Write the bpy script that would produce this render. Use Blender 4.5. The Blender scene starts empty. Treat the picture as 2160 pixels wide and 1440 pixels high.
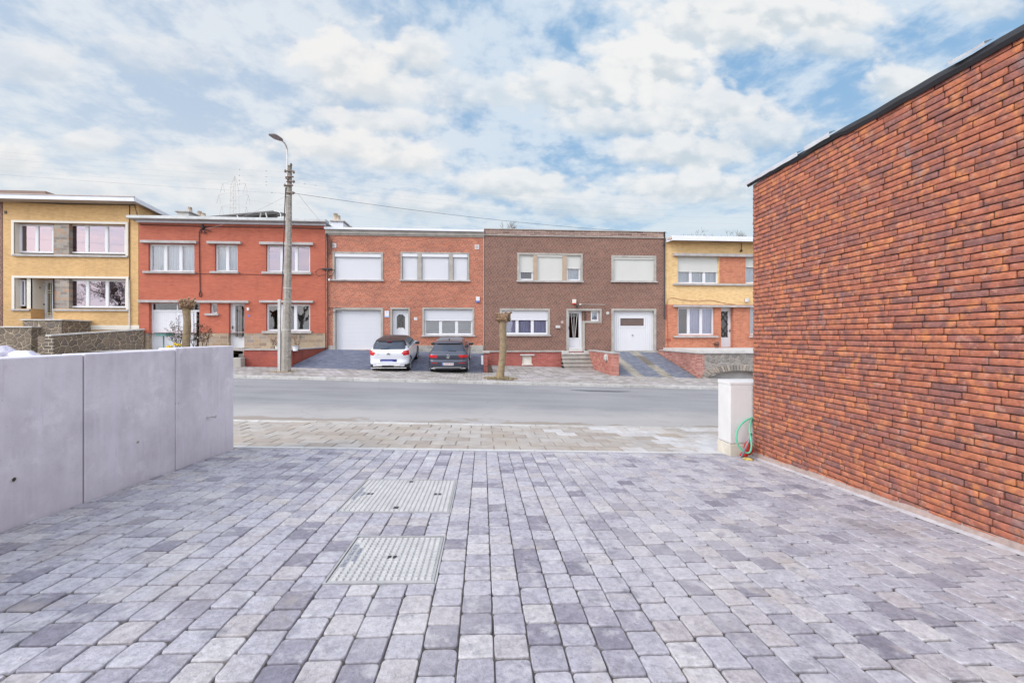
import bpy, math, random
from mathutils import Vector, Matrix, noise
random.seed(7)
R = math.radians
S = bpy.context.scene
COL = S.collection
# ------------------------------------------------------------------ camera (eye at z = 0, street along X, houses towards +Y)
TH = R(4.08); SN, CS = math.sin(TH), math.cos(TH); F = 870.0; HOR = 708.0
cam = bpy.data.cameras.new('camera'); camo = bpy.data.objects.new('camera', cam); COL.objects.link(camo)
camo.location = (0, 0, 0); camo.rotation_euler = (R(90), 0, -TH)
cam.sensor_width = 36; cam.lens = 36*F/2160; cam.shift_y = -12/2160; cam.clip_start = .05; cam.clip_end = 3000
S.camera = camo
S.view_settings.view_transform = 'Standard'; S.view_settings.look = 'None'
S.view_settings.gamma = 1; S.view_settings.exposure = 0.10
# ------------------------------------------------------------------ node helpers
def nd(nt, t, ins=None, **pr):
    n = nt.nodes.new('ShaderNode'+t)
    for k, v in pr.items(): setattr(n, k, v)
    for k, v in (ins or {}).items():
        s = n.inputs[k]
        if isinstance(v, bpy.types.NodeSocket): nt.links.new(v, s)
        else: s.default_value = v
    return n
def mt(nt, op, a, b=0.0, c=0.0, clamp=False):
    return nd(nt, 'Math', {0: a, 1: b, 2: c}, operation=op, use_clamp=clamp).outputs[0]
def mixc(nt, f, a, b, bt='MIX'):
    n = nt.nodes.new('ShaderNodeMix'); n.data_type = 'RGBA'; n.blend_type = bt
    for k, v in ((0, f), (6, a), (7, b)):
        if isinstance(v, bpy.types.NodeSocket): nt.links.new(v, n.inputs[k])
        else: n.inputs[k].default_value = v if k == 0 else (tuple(v)+(1,))[:4]
    return n.outputs[2]
def mapr(nt, v, a, b, c=0.0, d=1.0, smooth=False):
    n = nd(nt, 'MapRange', {0: v, 1: a, 2: b, 3: c, 4: d})
    if smooth: n.interpolation_type = 'SMOOTHSTEP'
    return n.outputs[0]
def noi(nt, vec, sc, det=3.0, rough=.55):
    return nd(nt, 'TexNoise', {'Vector': vec, 'Scale': sc, 'Detail': det, 'Roughness': rough}).outputs[0]
def lin(*c):
    return tuple(((x/255)/12.92 if x/255 <= .04045 else ((x/255+.055)/1.055)**2.4) for x in c)
# ------------------------------------------------------------------ sky
SUN_AZ, SUN_EL = R(-118), R(34)
SAZ = SUN_AZ
W = bpy.data.worlds.new("World"); S.world = W; W.use_nodes = True
nt = W.node_tree; nt.nodes.clear()
SKYK = .10
sky = nd(nt, 'TexSky', sky_type='NISHITA', sun_disc=False, sun_elevation=SUN_EL, sun_rotation=SUN_AZ, air_density=1.0, dust_density=.6, ozone_density=1.5)
geo = nd(nt, 'TexCoord').outputs['Generated']
sx = nd(nt, 'SeparateXYZ', {0: geo}); dx, dy, dz = sx.outputs
az = mt(nt, 'ARCTAN2', dx, dy); el = mt(nt, 'ARCSINE', dz)
def cc(*c): return tuple(v/SKYK*.86 for v in c)
base = mixc(nt, .75, sky.outputs[0], cc(.35, .61, .92))
zz = mt(nt, 'ADD', mt(nt, 'ABSOLUTE', dz), .16)
pv = nd(nt, 'CombineXYZ', {0: mt(nt, 'DIVIDE', dx, zz), 1: mt(nt, 'DIVIDE', dy, zz), 2: 0.0}).outputs[0]
n1 = noi(nt, pv, 6.0, 6, .58); n2 = noi(nt, pv, 1.1, 3, .5); n3 = noi(nt, pv, 19.0, 5, .62)
m = mt(nt, 'ADD', mt(nt, 'MULTIPLY', n1, .75), mt(nt, 'MULTIPLY', n2, .60)); m = mt(nt, 'ADD', m, mt(nt, 'MULTIPLY', n3, .20))
m = mt(nt, 'SUBTRACT', m, mapr(nt, az, R(26), R(48), 0, .0, True))
alto = mapr(nt, m, .635, .85, .0, .97, True)
col = mixc(nt, alto, base, cc(.72, .83, .95))
# milky brightness towards the horizon, as low cloud
hz = mt(nt, 'MULTIPLY', mapr(nt, el, .05, .50, .97, .0, True), mapr(nt, m, .62, .80, .78, 1.0, True))
hzn = noi(nt, nd(nt, 'CombineXYZ', {0: mt(nt, 'MULTIPLY', az, 2.6), 1: mt(nt, 'MULTIPLY', el, 11.0), 2: 3.1}).outputs[0], 1.6, 6, .6)
lowc = mixc(nt, mapr(nt, hzn, .38, .62, 0, 1, True), cc(.66, .81, .91), cc(.82, .90, .94))
col = mixc(nt, hz, col, lowc)
# cumulus heaps: centre azimuth/elevation and radii in degrees
def azel(px, py):
    u = (px-1080)/F; return math.atan(u)+TH, math.atan((HOR-py)/F/math.sqrt(1+u*u))
CL = [(1620, 40, 330, 62, 1), (1500, 75, 170, 60, .9), (1760, 100, 150, 36, .7), (1370, 150, 165, 80, 1.1), (1230, 200, 200, 70, .95), (1460, 235, 230, 62, .9), (1330, 265, 220, 40, .8), (740, 150, 130, 92, 1.0), (880, 125, 85, 60, .9), (790, 195, 140, 50, .8),
      (800, 262, 160, 34, .8), (1010, 200, 130, 45, .5), (740, 318, 220, 42, 1), (860, 345, 120, 36, 1), (1080, 400, 170, 44, .95), (1440, 330, 170, 46, .95), (1600, 290, 150, 50, .7), (1900, 185, 95, 50, .9), (1450, 400, 190, 44, .95), (1240, 440, 200, 36, .7),
      (190, 305, 90, 30, .7), (20, 340, 80, 50, .9), (450, 360, 200, 46, .7), (520, 420, 220, 40, .6), (60, 150, 150, 60, .45), (330, 130, 170, 50, .35), (200, 400, 200, 30, .6), (2080, 20, 120, 30, .5), (900, 440, 200, 34, .7)]
# clouds of one flat-based deck: X/Y and height/Y of the point where a ray meets the deck
dyc = mt(nt, 'MAXIMUM', dy, .08); fwd = mapr(nt, dy, .10, .25, 0, 1, True)
ga = mt(nt, 'DIVIDE', dx, dyc); gb = mt(nt, 'DIVIDE', dz, dyc)
wv = nd(nt, 'CombineXYZ', {0: mt(nt, 'MULTIPLY', ga, .9), 1: mt(nt, 'MULTIPLY', gb, 1.35), 2: 0.7}).outputs[0]
w1 = mt(nt, 'SUBTRACT', noi(nt, wv, 14.0, 6, .60), .5); w2 = mt(nt, 'SUBTRACT', noi(nt, wv, 6.0, 5, .55), .5)
puff = mt(nt, 'SUBTRACT', .42, nd(nt, 'TexVoronoi', {'Vector': nd(nt, 'VectorMath', {0: wv, 1: nd(nt, 'VectorMath', {0: nd(nt, 'TexNoise', {'Vector': wv, 'Scale': 12.0, 'Detail': 4.0}).outputs['Color'], 'Scale': .05}, operation='SCALE').outputs[0]}, operation='ADD').outputs[0], 'Scale': 26.0}, feature='SMOOTH_F1').outputs['Distance'])
for i, (px, py, rx, ry, st) in enumerate(CL):
    def gn(px, py):
        A_, E_ = azel(px, py); return math.tan(A_), math.tan(E_)/math.cos(A_)
    a0, e0 = gn(px, py); ra = abs(gn(px+rx, py)[0]-gn(px-rx, py)[0])/2; re = abs(gn(px, py-ry)[1]-gn(px, py+ry)[1])/2
    qa = mt(nt, 'DIVIDE', mt(nt, 'SUBTRACT', ga, a0), ra); qe = mt(nt, 'DIVIDE', mt(nt, 'SUBTRACT', gb, e0), re)
    qe2 = mt(nt, 'MULTIPLY', qe, mapr(nt, qe, -.2, .2, 1.1, .9))
    d2 = mt(nt, 'ADD', mt(nt, 'POWER', mt(nt, 'ABSOLUTE', qa), 2.0), mt(nt, 'MULTIPLY', qe2, qe2))
    b = mt(nt, 'SUBTRACT', 1.10, mt(nt, 'SQRT', d2))
    b = mt(nt, 'ADD', b, mt(nt, 'ADD', mt(nt, 'MULTIPLY', w1, 1.15), mt(nt, 'ADD', mt(nt, 'MULTIPLY', w2, .7), mt(nt, 'MULTIPLY', puff, .45))))
    msk = mt(nt, 'MULTIPLY', mapr(nt, b, .0, mapr(nt, qe, -.6, .6, .95, .40), 0, 1, True), mt(nt, 'MULTIPLY', fwd, st*.92), clamp=True)
    sh = mt(nt, 'ADD', mt(nt, 'ADD', qe, mt(nt, 'ADD', mt(nt, 'MULTIPLY', w1, 2.6), mt(nt, 'MULTIPLY', puff, 1.3))), mt(nt, 'MULTIPLY', b, -.25))
    cc_ = mixc(nt, mapr(nt, sh, -.75, .40, 0, 1, True), cc(.68, .755, .81), cc(.965, .97, .97))
    col = mixc(nt, msk, col, cc_)
# warm glow of the veiled sun on the left
sd = Vector((math.sin(R(-40))*math.cos(R(20)), math.cos(R(-40))*math.cos(R(20)), math.sin(R(20))))
dt = nd(nt, 'VectorMath', {0: geo, 1: tuple(sd)}, operation='DOT_PRODUCT').outputs['Value']
col = mixc(nt, mapr(nt, dt, .72, 1.0, 0, .30, True), col, cc(1.05, .98, .93))
# unseen sky behind the camera and overhead, brightened to light fronts and ground
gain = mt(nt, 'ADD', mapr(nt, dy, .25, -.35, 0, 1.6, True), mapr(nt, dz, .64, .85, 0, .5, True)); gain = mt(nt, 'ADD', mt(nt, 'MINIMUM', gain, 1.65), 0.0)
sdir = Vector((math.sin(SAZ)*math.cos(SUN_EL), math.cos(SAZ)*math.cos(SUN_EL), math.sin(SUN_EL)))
aur = mapr(nt, nd(nt, 'VectorMath', {0: geo, 1: tuple(sdir)}, operation='DOT_PRODUCT').outputs['Value'], .50, 1.0, 0, 1.9, True)  # wide bright aureole round the sun direction, added as extra light
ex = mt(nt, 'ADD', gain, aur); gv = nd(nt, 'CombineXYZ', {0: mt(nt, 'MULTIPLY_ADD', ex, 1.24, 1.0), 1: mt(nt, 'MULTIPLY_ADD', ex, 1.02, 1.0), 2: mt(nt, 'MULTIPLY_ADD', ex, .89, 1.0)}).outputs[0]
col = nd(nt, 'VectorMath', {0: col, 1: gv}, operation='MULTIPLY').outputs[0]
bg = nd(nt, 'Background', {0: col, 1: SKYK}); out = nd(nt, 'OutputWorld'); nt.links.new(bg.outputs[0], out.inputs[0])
# ------------------------------------------------------------------ sun (veiled by thin cloud)
sl = bpy.data.lights.new('sun', 'SUN'); sl.energy = 1.5; sl.angle = R(14); sl.color = (1, .93, .84)
so = bpy.data.objects.new('sun', sl); COL.objects.link(so)
so.rotation_euler = Vector((math.sin(SAZ)*math.cos(SUN_EL), math.cos(SAZ)*math.cos(SUN_EL), math.sin(SUN_EL))).to_track_quat('Z', 'Y').to_euler()

# ------------------------------------------------------------------ projection helpers (survey of the place from the photo)
def FX(px, Y): return Y*math.tan(TH+math.atan((px-1080)/F))
def FZ(px, py, Y):
    z = FX(px, Y)*SN+Y*CS; return (HOR-py)/F*z
def RC(x0, x1, y0, y1, Y=24.2):
    m_ = (x0+x1)/2; return FX(x0, Y), FX(x1, Y), FZ(m_, y1, Y), FZ(m_, y0, Y)
def lerp(a, b, t): return a+(b-a)*t
GP = [(-60, .90), (-6, .90), (0, 1.20), (5.5, 1.53), (7.7, 1.66), (7.83, 1.70), (12, 1.78), (16.4, 1.93), (16.55, 1.81), (19.5, 1.73), (24.2, 1.70), (400, 1.7)]
def G(x, y):
    for (a, b), (c, d) in zip(GP, GP[1:]):
        if y <= c: return -lerp(b, d, (y-a)/(c-a))-.032*max(-45, min(45, x))
    return -1.7
# ------------------------------------------------------------------ mesh builder
class MB:
    def __init__(s): s.v = []; s.f = []; s.r = []; s.sm = []
    def face(s, idx, r=0., sm=False): s.f.append(idx); s.r.append(r); s.sm.append(sm)
    def poly(s, pts, r=0., sm=False):
        n = len(s.v); s.v += [tuple(p) for p in pts]; s.face(tuple(range(n, n+len(pts))), r, sm)
    def box(s, x0, x1, y0, y1, z0, z1, r=0., bev=0.):
        n = len(s.v)
        if bev <= 0:
            s.v += [(x0, y0, z0), (x1, y0, z0), (x1, y1, z0), (x0, y1, z0), (x0, y0, z1), (x1, y0, z1), (x1, y1, z1), (x0, y1, z1)]
            for q in ((0, 3, 2, 1), (4, 5, 6, 7), (0, 1, 5, 4), (1, 2, 6, 5), (2, 3, 7, 6), (3, 0, 4, 7)): s.face(tuple(n+i for i in q), r)
            return s
        b = min(bev, abs(x1-x0)*.45, abs(y1-y0)*.45, abs(z1-z0)*.45)
        X = (x0, x0+b, x1-b, x1); Y = (y0, y0+b, y1-b, y1); Z = (z0, z0+b, z1-b, z1); id_ = {}
        def g(i, j, k):
            e = sum(1 for q in (i, j, k) if q in (0, 3))
            return e == 1
        def V(i, j, k):
            if (i, j, k) not in id_: id_[(i, j, k)] = len(s.v); s.v.append((X[i], Y[j], Z[k]))
            return id_[(i, j, k)]
        s.face((V(1, 0, 1), V(2, 0, 1), V(2, 0, 2), V(1, 0, 2)), r); s.face((V(2, 3, 1), V(1, 3, 1), V(1, 3, 2), V(2, 3, 2)), r)
        s.face((V(0, 2, 1), V(0, 1, 1), V(0, 1, 2), V(0, 2, 2)), r); s.face((V(3, 1, 1), V(3, 2, 1), V(3, 2, 2), V(3, 1, 2)), r)
        s.face((V(1, 1, 3), V(2, 1, 3), V(2, 2, 3), V(1, 2, 3)), r); s.face((V(1, 2, 0), V(2, 2, 0), V(2, 1, 0), V(1, 1, 0)), r)
        for k, kk in ((1, 0), (2, 3)):
            s.face((V(1, 0, k), V(2, 0, k), V(2, 1, kk), V(1, 1, kk)), r); s.face((V(1, 3, k), V(2, 3, k), V(2, 2, kk), V(1, 2, kk)), r)
            s.face((V(0, 1, k), V(0, 2, k), V(1, 2, kk), V(1, 1, kk)), r); s.face((V(3, 1, k), V(3, 2, k), V(2, 2, kk), V(2, 1, kk)), r)
        for i, ii in ((1, 0), (2, 3)):
            for j, jj in ((1, 0), (2, 3)):
                s.face((V(i, jj, 1), V(i, jj, 2), V(ii, j, 2), V(ii, j, 1)), r)
                for k, kk in ((1, 0), (2, 3)): s.face((V(i, jj, k), V(ii, j, k), V(i, j, kk)), r)
        return s
    def tube(s, pts, rad, seg=6, r=0., cap=True, sm=True, sq=1.):
        pts = [Vector(p) for p in pts]; n = len(pts); rings = []
        for i, p in enumerate(pts):
            t = (pts[min(i+1, n-1)]-pts[max(i-1, 0)]).normalized()
            up = Vector((0, 0, 1)) if abs(t.z) < .9 else Vector((0, 1, 0))
            a = t.cross(up).normalized(); b = t.cross(a).normalized()
            rr = rad[i] if isinstance(rad, (list, tuple)) else rad
            k = len(s.v); rings.append(k)
            for j in range(seg):
                q = 2*math.pi*j/seg; v = p+a*math.cos(q)*rr+b*math.sin(q)*rr*sq; s.v.append(tuple(v))
        for a, b in zip(rings, rings[1:]):
            for j in range(seg): s.face((a+j, a+(j+1) % seg, b+(j+1) % seg, b+j), r, sm)
        if cap:
            s.face(tuple(rings[0]+j for j in range(seg)), r); s.face(tuple(rings[-1]+j for j in reversed(range(seg))), r)
        return s
    def cyl(s, a, b, ra, rb=None, seg=16, r=0.): return s.tube([a, b], [ra, rb if rb is not None else ra], seg, r)
    def bar(s, a, b, w, h=None):
        return s.tube([a, b], w/1.414, 4, 0, True, False)
    def blob(s, c, rx, ry, rz, seed=0, amp=.25, r=0., nu=10, nv=7, fr=2.):
        k = len(s.v); c = Vector(c)
        for i in range(nv+1):
            ph = math.pi*i/nv
            for j in range(nu):
                q = 2*math.pi*j/nu; d = Vector((math.sin(ph)*math.cos(q), math.sin(ph)*math.sin(q), math.cos(ph)))
                f = 1+amp*2*(noise.noise(d*fr+Vector((seed*3.1, seed, 0))))
                s.v.append((c.x+d.x*rx*f, c.y+d.y*ry*f, c.z+d.z*rz*f))
        for i in range(nv):
            for j in range(nu): s.face((k+i*nu+j, k+(i+1)*nu+j, k+(i+1)*nu+(j+1) % nu, k+i*nu+(j+1) % nu), r, True)
        return s
    def sheet(s, xs, ys, fn):
        k = len(s.v); nx = len(xs)
        for y in ys:
            for x in xs: s.v.append((x, y, fn(x, y)))
        for j in range(len(ys)-1):
            for i in range(nx-1): s.face((k+j*nx+i, k+j*nx+i+1, k+(j+1)*nx+i+1, k+(j+1)*nx+i), 0, False)
        return s
def worldloc(p):
    v = Vector((0, 0, 0))
    while p: v += p.location; p = p.parent
    return v
def obj(name, mb, mat, parent=None, org=None):
    o_ = worldloc(parent) if parent else Vector(org or (0, 0, 0))
    me = bpy.data.meshes.new(name); me.from_pydata([(x-o_.x, y-o_.y, z-o_.z) for x, y, z in mb.v], [], mb.f)
    a = me.attributes.new('rnd', 'FLOAT', 'FACE'); a.data.foreach_set('value', mb.r)
    me.polygons.foreach_set('use_smooth', mb.sm); me.update()
    me.materials.append(mat)
    o = bpy.data.objects.new(name, me); COL.objects.link(o)
    if parent: o.parent = parent
    elif org: o.location = org
    return o
def tag(o, label=None, cat=None, group=None, kind=None):
    if label: o['label'] = label
    if cat: o['category'] = cat
    if group: o['group'] = group
    if kind: o['kind'] = kind
    return o
def thing(name, label, cat, loc, group=None):
    o = bpy.data.objects.new(name, None); COL.objects.link(o); o.location = loc; o.empty_display_size = .3
    return tag(o, label, cat, group)
def struct(name, mb, mat, kind='structure'): return tag(obj(name, mb, mat), kind=kind)
def text(name, s, size, mat, parent, mat4, ext=.002, align='CENTER'):
    c = bpy.data.curves.new(name, 'FONT'); c.body = s; c.size = size; c.extrude = ext; c.align_x = align; c.align_y = 'CENTER'
    t = bpy.data.objects.new(name, c); COL.objects.link(t); bpy.context.view_layer.update()
    me = bpy.data.meshes.new_from_object(t.evaluated_get(bpy.context.evaluated_depsgraph_get()))
    bpy.data.objects.remove(t); me.transform(mat4); me.materials.clear(); me.materials.append(mat)
    o = bpy.data.objects.new(name, me); COL.objects.link(o); o.parent = parent
    return o
# ------------------------------------------------------------------ materials
def newmat(name):
    m = bpy.data.materials.new(name); m.use_nodes = True; nt = m.node_tree; p = nt.nodes['Principled BSDF']; return m, nt, p
def M(name, col, rough=.6, metal=0., var=.12, ns=3., bump=0., bs=60., spec=.4, coat=0.):
    m, nt, p = newmat(name); tc = nd(nt, 'TexCoord').outputs['Object']
    n = noi(nt, tc, ns, 5, .6)
    c = mixc(nt, mapr(nt, n, .3, .7), tuple(v*(1-var) for v in col), tuple(v*(1+var) for v in col))
    nt.links.new(c, p.inputs['Base Color']); p.inputs['Roughness'].default_value = rough; p.inputs['Metallic'].default_value = metal
    p.inputs['Specular IOR Level'].default_value = spec
    if coat: p.inputs['Coat Weight'].default_value = coat; p.inputs['Coat Roughness'].default_value = .05
    if bump:
        b = nd(nt, 'Bump', {'Strength': bump, 'Distance': .01, 'Height': noi(nt, tc, bs, 4, .6)}); nt.links.new(b.outputs[0], p.inputs['Normal'])
    return m
def stops(nt, fac, cols, const=False):
    n = nt.nodes.new('ShaderNodeValToRGB'); e = n.color_ramp.elements
    while len(e) < len(cols): e.new(.5)
    for i, c in enumerate(cols): e[i].position = i/(len(cols)-(0 if const else 1)); e[i].color = tuple(c)+(1,)
    n.color_ramp.interpolation = 'CONSTANT' if const else 'LINEAR'
    nt.links.new(fac, n.inputs[0]); return n.outputs[0]
def brickmat(name, cols, mortar, L=.22, H=.065, jl=.05, jh=.16, stag=.5, var=.18, big=.12, rough=.85, hdr=False):
    m, nt, p = newmat(name)
    g = nd(nt, 'NewGeometry').outputs['Position']; s = nd(nt, 'SeparateXYZ', {0: g})
    u = mt(nt, 'ADD', s.outputs[0], s.outputs[1]); v = s.outputs[2]
    vr = mt(nt, 'DIVIDE', v, H); row = mt(nt, 'FLOOR', vr); fv = mt(nt, 'SUBTRACT', vr, row)
    off = mt(nt, 'MULTIPLY', mt(nt, 'ABSOLUTE', mt(nt, 'MODULO', row, 2.0)), stag)
    if hdr: off = mt(nt, 'ADD', off, mt(nt, 'MULTIPLY', mt(nt, 'ABSOLUTE', mt(nt, 'MODULO', mt(nt, 'FLOOR', mt(nt, 'DIVIDE', row, 2.0)), 3.0)), .25))
    ur = mt(nt, 'ADD', mt(nt, 'DIVIDE', u, L), off); c_ = mt(nt, 'FLOOR', ur); fu = mt(nt, 'SUBTRACT', ur, c_)
    jm = mt(nt, 'MAXIMUM', mt(nt, 'LESS_THAN', fu, jl), mt(nt, 'LESS_THAN', fv, jh))
    wn = nd(nt, 'TexWhiteNoise', {0: nd(nt, 'CombineXYZ', {0: c_, 1: row}).outputs[0]}, noise_dimensions='2D').outputs[0]
    bc = stops(nt, wn, cols)
    n = noi(nt, g, 22, 4, .6); bc = mixc(nt, mapr(nt, n, .25, .75), mixc(nt, 1.0, bc, (1-var,)*3, 'MULTIPLY'), mixc(nt, 1.0, bc, (1+var,)*3, 'MULTIPLY'))
    c = mixc(nt, jm, bc, mortar)
    n2 = noi(nt, g, .45, 5, .65); c = mixc(nt, mapr(nt, n2, .3, .7), mixc(nt, 1.0, c, (1-big,)*3, 'MULTIPLY'), mixc(nt, 1.0, c, (1+big,)*3, 'MULTIPLY'))
    # soot streaks running down
    sv = nd(nt, 'CombineXYZ', {0: mt(nt, 'MULTIPLY', u, 2.2), 1: mt(nt, 'MULTIPLY', v, .25)}).outputs[0]
    c = mixc(nt, mapr(nt, noi(nt, sv, 1.6, 5, .6), .52, .78, 0, .35), c, mixc(nt, 1.0, c, (.62, .6, .6), 'MULTIPLY'))
    nt.links.new(c, p.inputs['Base Color']); p.inputs['Roughness'].default_value = rough
    b = nd(nt, 'Bump', {'Strength': .5, 'Distance': .006, 'Height': mt(nt, 'SUBTRACT', 1.0, jm)}); nt.links.new(b.outputs[0], p.inputs['Normal'])
    return m
def attrmat(name, cols, nscale=18., var=.2, patch=None, patch_lo=.55, rough=.8, bump=.5, bs=90., attr='rnd', bdist=.004, spots=None):
    m, nt, p = newmat(name); g = nd(nt, 'TexCoord').outputs['Object']
    a = nd(nt, 'Attribute', attribute_name='rnd').outputs['Fac']
    bc = stops(nt, a, cols)
    n = noi(nt, g, nscale, 8, .74); bc = mixc(nt, mapr(nt, n, .36, .64), mixc(nt, 1.0, bc, (1-var,)*3, 'MULTIPLY'), mixc(nt, 1.0, bc, (1+var,)*3, 'MULTIPLY'))
    if patch:
        for (pc, sc, lo, hi, st, dim) in patch:
            vv = nd(nt, 'VectorMath', {0: g, 1: (dim, dim*.7, 1-dim)}, operation='ADD').outputs[0]
            bc = mixc(nt, mapr(nt, noi(nt, vv, sc, 5, .62), lo, hi, 0, st, True), bc, pc)
    nt.links.new(bc, p.inputs['Base Color']); p.inputs['Roughness'].default_value = rough
    h = mt(nt, 'ADD', noi(nt, g, bs, 5, .7), mt(nt, 'MULTIPLY', noi(nt, g, bs*.2, 3, .6), 1.5))
    b = nd(nt, 'Bump', {'Strength': bump, 'Distance': bdist, 'Height': h}); nt.links.new(b.outputs[0], p.inputs['Normal'])
    return m
def vormat(name, cols, mortar, scale=4., jw=.045, rough=.85):
    m, nt, p = newmat(name); g = nd(nt, 'NewGeometry').outputs['Position']
    s = nd(nt, 'SeparateXYZ', {0: g}); uv = nd(nt, 'CombineXYZ', {0: mt(nt, 'ADD', mt(nt, 'ADD', s.outputs[0], s.outputs[1]), mt(nt, 'MULTIPLY', noi(nt, g, 2.2, 2, .5), .45)), 1: mt(nt, 'ADD', s.outputs[2], mt(nt, 'MULTIPLY', noi(nt, g, 3.1, 2, .5), .3))}).outputs[0]
    e = nd(nt, 'TexVoronoi', {'Vector': uv, 'Scale': scale}, voronoi_dimensions='2D', feature='DISTANCE_TO_EDGE').outputs['Distance']
    cv = nd(nt, 'TexVoronoi', {'Vector': uv, 'Scale': scale}, voronoi_dimensions='2D').outputs['Color']
    bc = stops(nt, nd(nt, 'SeparateColor', {0: cv}).outputs[0], cols)
    bc = mixc(nt, mapr(nt, noi(nt, g, 14, 5, .65), .3, .7), mixc(nt, 1.0, bc, (.75,)*3, 'MULTIPLY'), mixc(nt, 1.0, bc, (1.25,)*3, 'MULTIPLY'))
    k = mapr(nt, e, jw*.6, jw*1.1, 1, 0); c = mixc(nt, k, bc, mortar)
    nt.links.new(c, p.inputs['Base Color']); p.inputs['Roughness'].default_value = rough
    b = nd(nt, 'Bump', {'Strength': .8, 'Distance': .03, 'Height': mapr(nt, e, 0, .15)}); nt.links.new(b.outputs[0], p.inputs['Normal'])
    return m
def glassmat(name, fac, tint=(.75, .8, .85), rcol=(.9, .88, .92)):
    m = bpy.data.materials.new(name); m.use_nodes = True; nt = m.node_tree; nt.nodes.clear()
    g = nd(nt, 'NewGeometry').outputs['Position']
    bmp = nd(nt, 'Bump', {'Strength': .12, 'Distance': .02, 'Height': noi(nt, g, 1.4, 2, .5)}).outputs[0]
    gl = nd(nt, 'BsdfGlossy', {'Color': rcol+(1,), 'Roughness': .02, 'Normal': bmp}); tr = nd(nt, 'BsdfTransparent', {'Color': tint+(1,)})
    fr = nd(nt, 'Fresnel', {'IOR': 1.5}).outputs[0]
    mx = nd(nt, 'MixShader', {0: mt(nt, 'ADD', fr, fac, clamp=True), 1: tr.outputs[0], 2: gl.outputs[0]}); o = nd(nt, 'OutputMaterial'); nt.links.new(mx.outputs[0], o.inputs[0])
    return m
K = {}
K['yellow'] = brickmat('yellow_brick', [(.50, .295, .120), (.57, .35, .145), (.61, .38, .165), (.53, .315, .13)], (.43, .28, .15), .20, .055, .03, .20, var=.1, big=.08)
K['yellow2'] = brickmat('pale_yellow_brick', [(.58, .37, .16), (.66, .44, .20), (.70, .48, .24), (.62, .40, .18)], (.46, .31, .17), .20, .07, .04, .20, var=.08, big=.05)
K['red'] = brickmat('smooth_red_brick', [(.36, .088, .05), (.41, .102, .058), (.44, .116, .066), (.39, .096, .054)], (.30, .105, .07), .24, .065, .012, .16, var=.08, big=.1)
K['orange'] = brickmat('orange_red_brick', [(.26, .065, .040), (.36, .095, .055), (.43, .125, .07), (.31, .075, .045), (.24, .075, .055)], (.46, .32, .22), .21, .068, .055, .17, hdr=True, big=.14)
K['brown'] = brickmat('brown_brick', [(.105, .045, .035), (.15, .062, .048), (.19, .078, .058), (.12, .055, .045)], (.34, .25, .19), .20, .068, .07, .17, hdr=True, big=.12)
K['redplinth'] = brickmat('painted_red_brick', [(.23, .05, .042), (.30, .068, .055), (.34, .09, .07)], (.33, .17, .14), .22, .07, .05, .16, big=.2)
K['orange5'] = brickmat('red_orange_brick', [(.34, .085, .045), (.44, .13, .065), (.48, .16, .085)], (.44, .29, .2), .21, .062, .05, .17)
K['plinth'] = brickmat('rubble_plinth', [(.20, .14, .10), (.30, .21, .14), (.26, .19, .14), (.36, .27, .18), (.22, .18, .16)], (.36, .29, .21), .42, .20, .05, .09, .37, var=.25)
K['plinthg'] = brickmat('grey_stone_plinth', [(.24, .22, .20), (.32, .30, .27), (.38, .35, .31), (.28, .26, .25)], (.42, .39, .34), .38, .19, .05, .08, .37, var=.25)
K['pillarst'] = brickmat('stone_pillar', [(.20, .16, .14), (.26, .22, .19), (.32, .28, .24), (.36, .22, .14), (.18, .16, .15)], (.30, .27, .24), .34, .15, .05, .08, .43, var=.25)
K['crazy'] = vormat('crazy_stone', [(.115, .090, .072), (.15, .115, .088), (.185, .14, .105), (.13, .105, .09)], (.42, .34, .24), 3.3, .038)
K['fieldstone'] = vormat('field_stone', [(.17, .15, .14), (.24, .21, .19), (.30, .26, .23), (.20, .19, .18)], (.32, .30, .27), 4.2, .04)
K['conc'] = M('weathered_concrete', (.33, .30, .27), .85, var=.2, ns=2.5, bump=.3)
K['concl'] = M('light_concrete', (.47, .45, .43), .85, var=.15, ns=2.5, bump=.3)
K['coping'] = M('grey_coping', (.36, .33, .32), .8, var=.2, ns=3., bump=.3)
K['white'] = M('white_frame', (.60, .59, .61), .35, var=.02, ns=1.)
K['cream'] = M('cream_render', (.62, .57, .50), .7, var=.05, ns=1.2)
K['wshut'] = M('white_shutter', (.575, .57, .60), .5, var=.02, ns=1.)
K['cshut'] = M('cream_shutter', (.53, .52, .49), .5, var=.03, ns=1.)
K['fascia'] = M('white_fascia', (.62, .62, .67), .5, var=.06, ns=1.5)
K['soffit'] = M('timber_soffit', (.50, .42, .36), .7, var=.1, ns=2.)
K['zinc'] = M('zinc', (.40, .40, .40), .5, .4, var=.15, ns=3.)
K['roof'] = M('roof_felt', (.14, .13, .13), .8, var=.15)
K['dark'] = M('dark_metal', (.03, .028, .03), .5, var=.1)
K['cable'] = M('black_cable', (.035, .03, .035), .6, var=.1)
K['curtain'] = M('net_curtain', (.74, .75, .76), .9, var=.06, ns=5.)
K['pinkcurtain'] = M('lilac_curtain', (.62, .58, .72), .9, var=.08, ns=5.)
K['blind'] = M('striped_blind', (.62, .66, .68), .8, var=.05)
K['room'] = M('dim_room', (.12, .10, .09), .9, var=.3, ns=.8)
K['glass'] = glassmat('window_glass', .07)
K['glassr'] = glassmat('reflecting_glass', .36, (.5, .45, .5), (.56, .47, .54))
K['glassd'] = glassmat('door_glass', .02, (.45, .45, .45))
K['alu'] = M('brushed_metal', (.55, .53, .52), .4, .6, var=.05)
K['blueplate'] = M('blue_plate', (.10, .14, .45), .5, var=.05)
K['redp'] = M('red_plastic', (.55, .03, .02), .4, var=.05)
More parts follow.
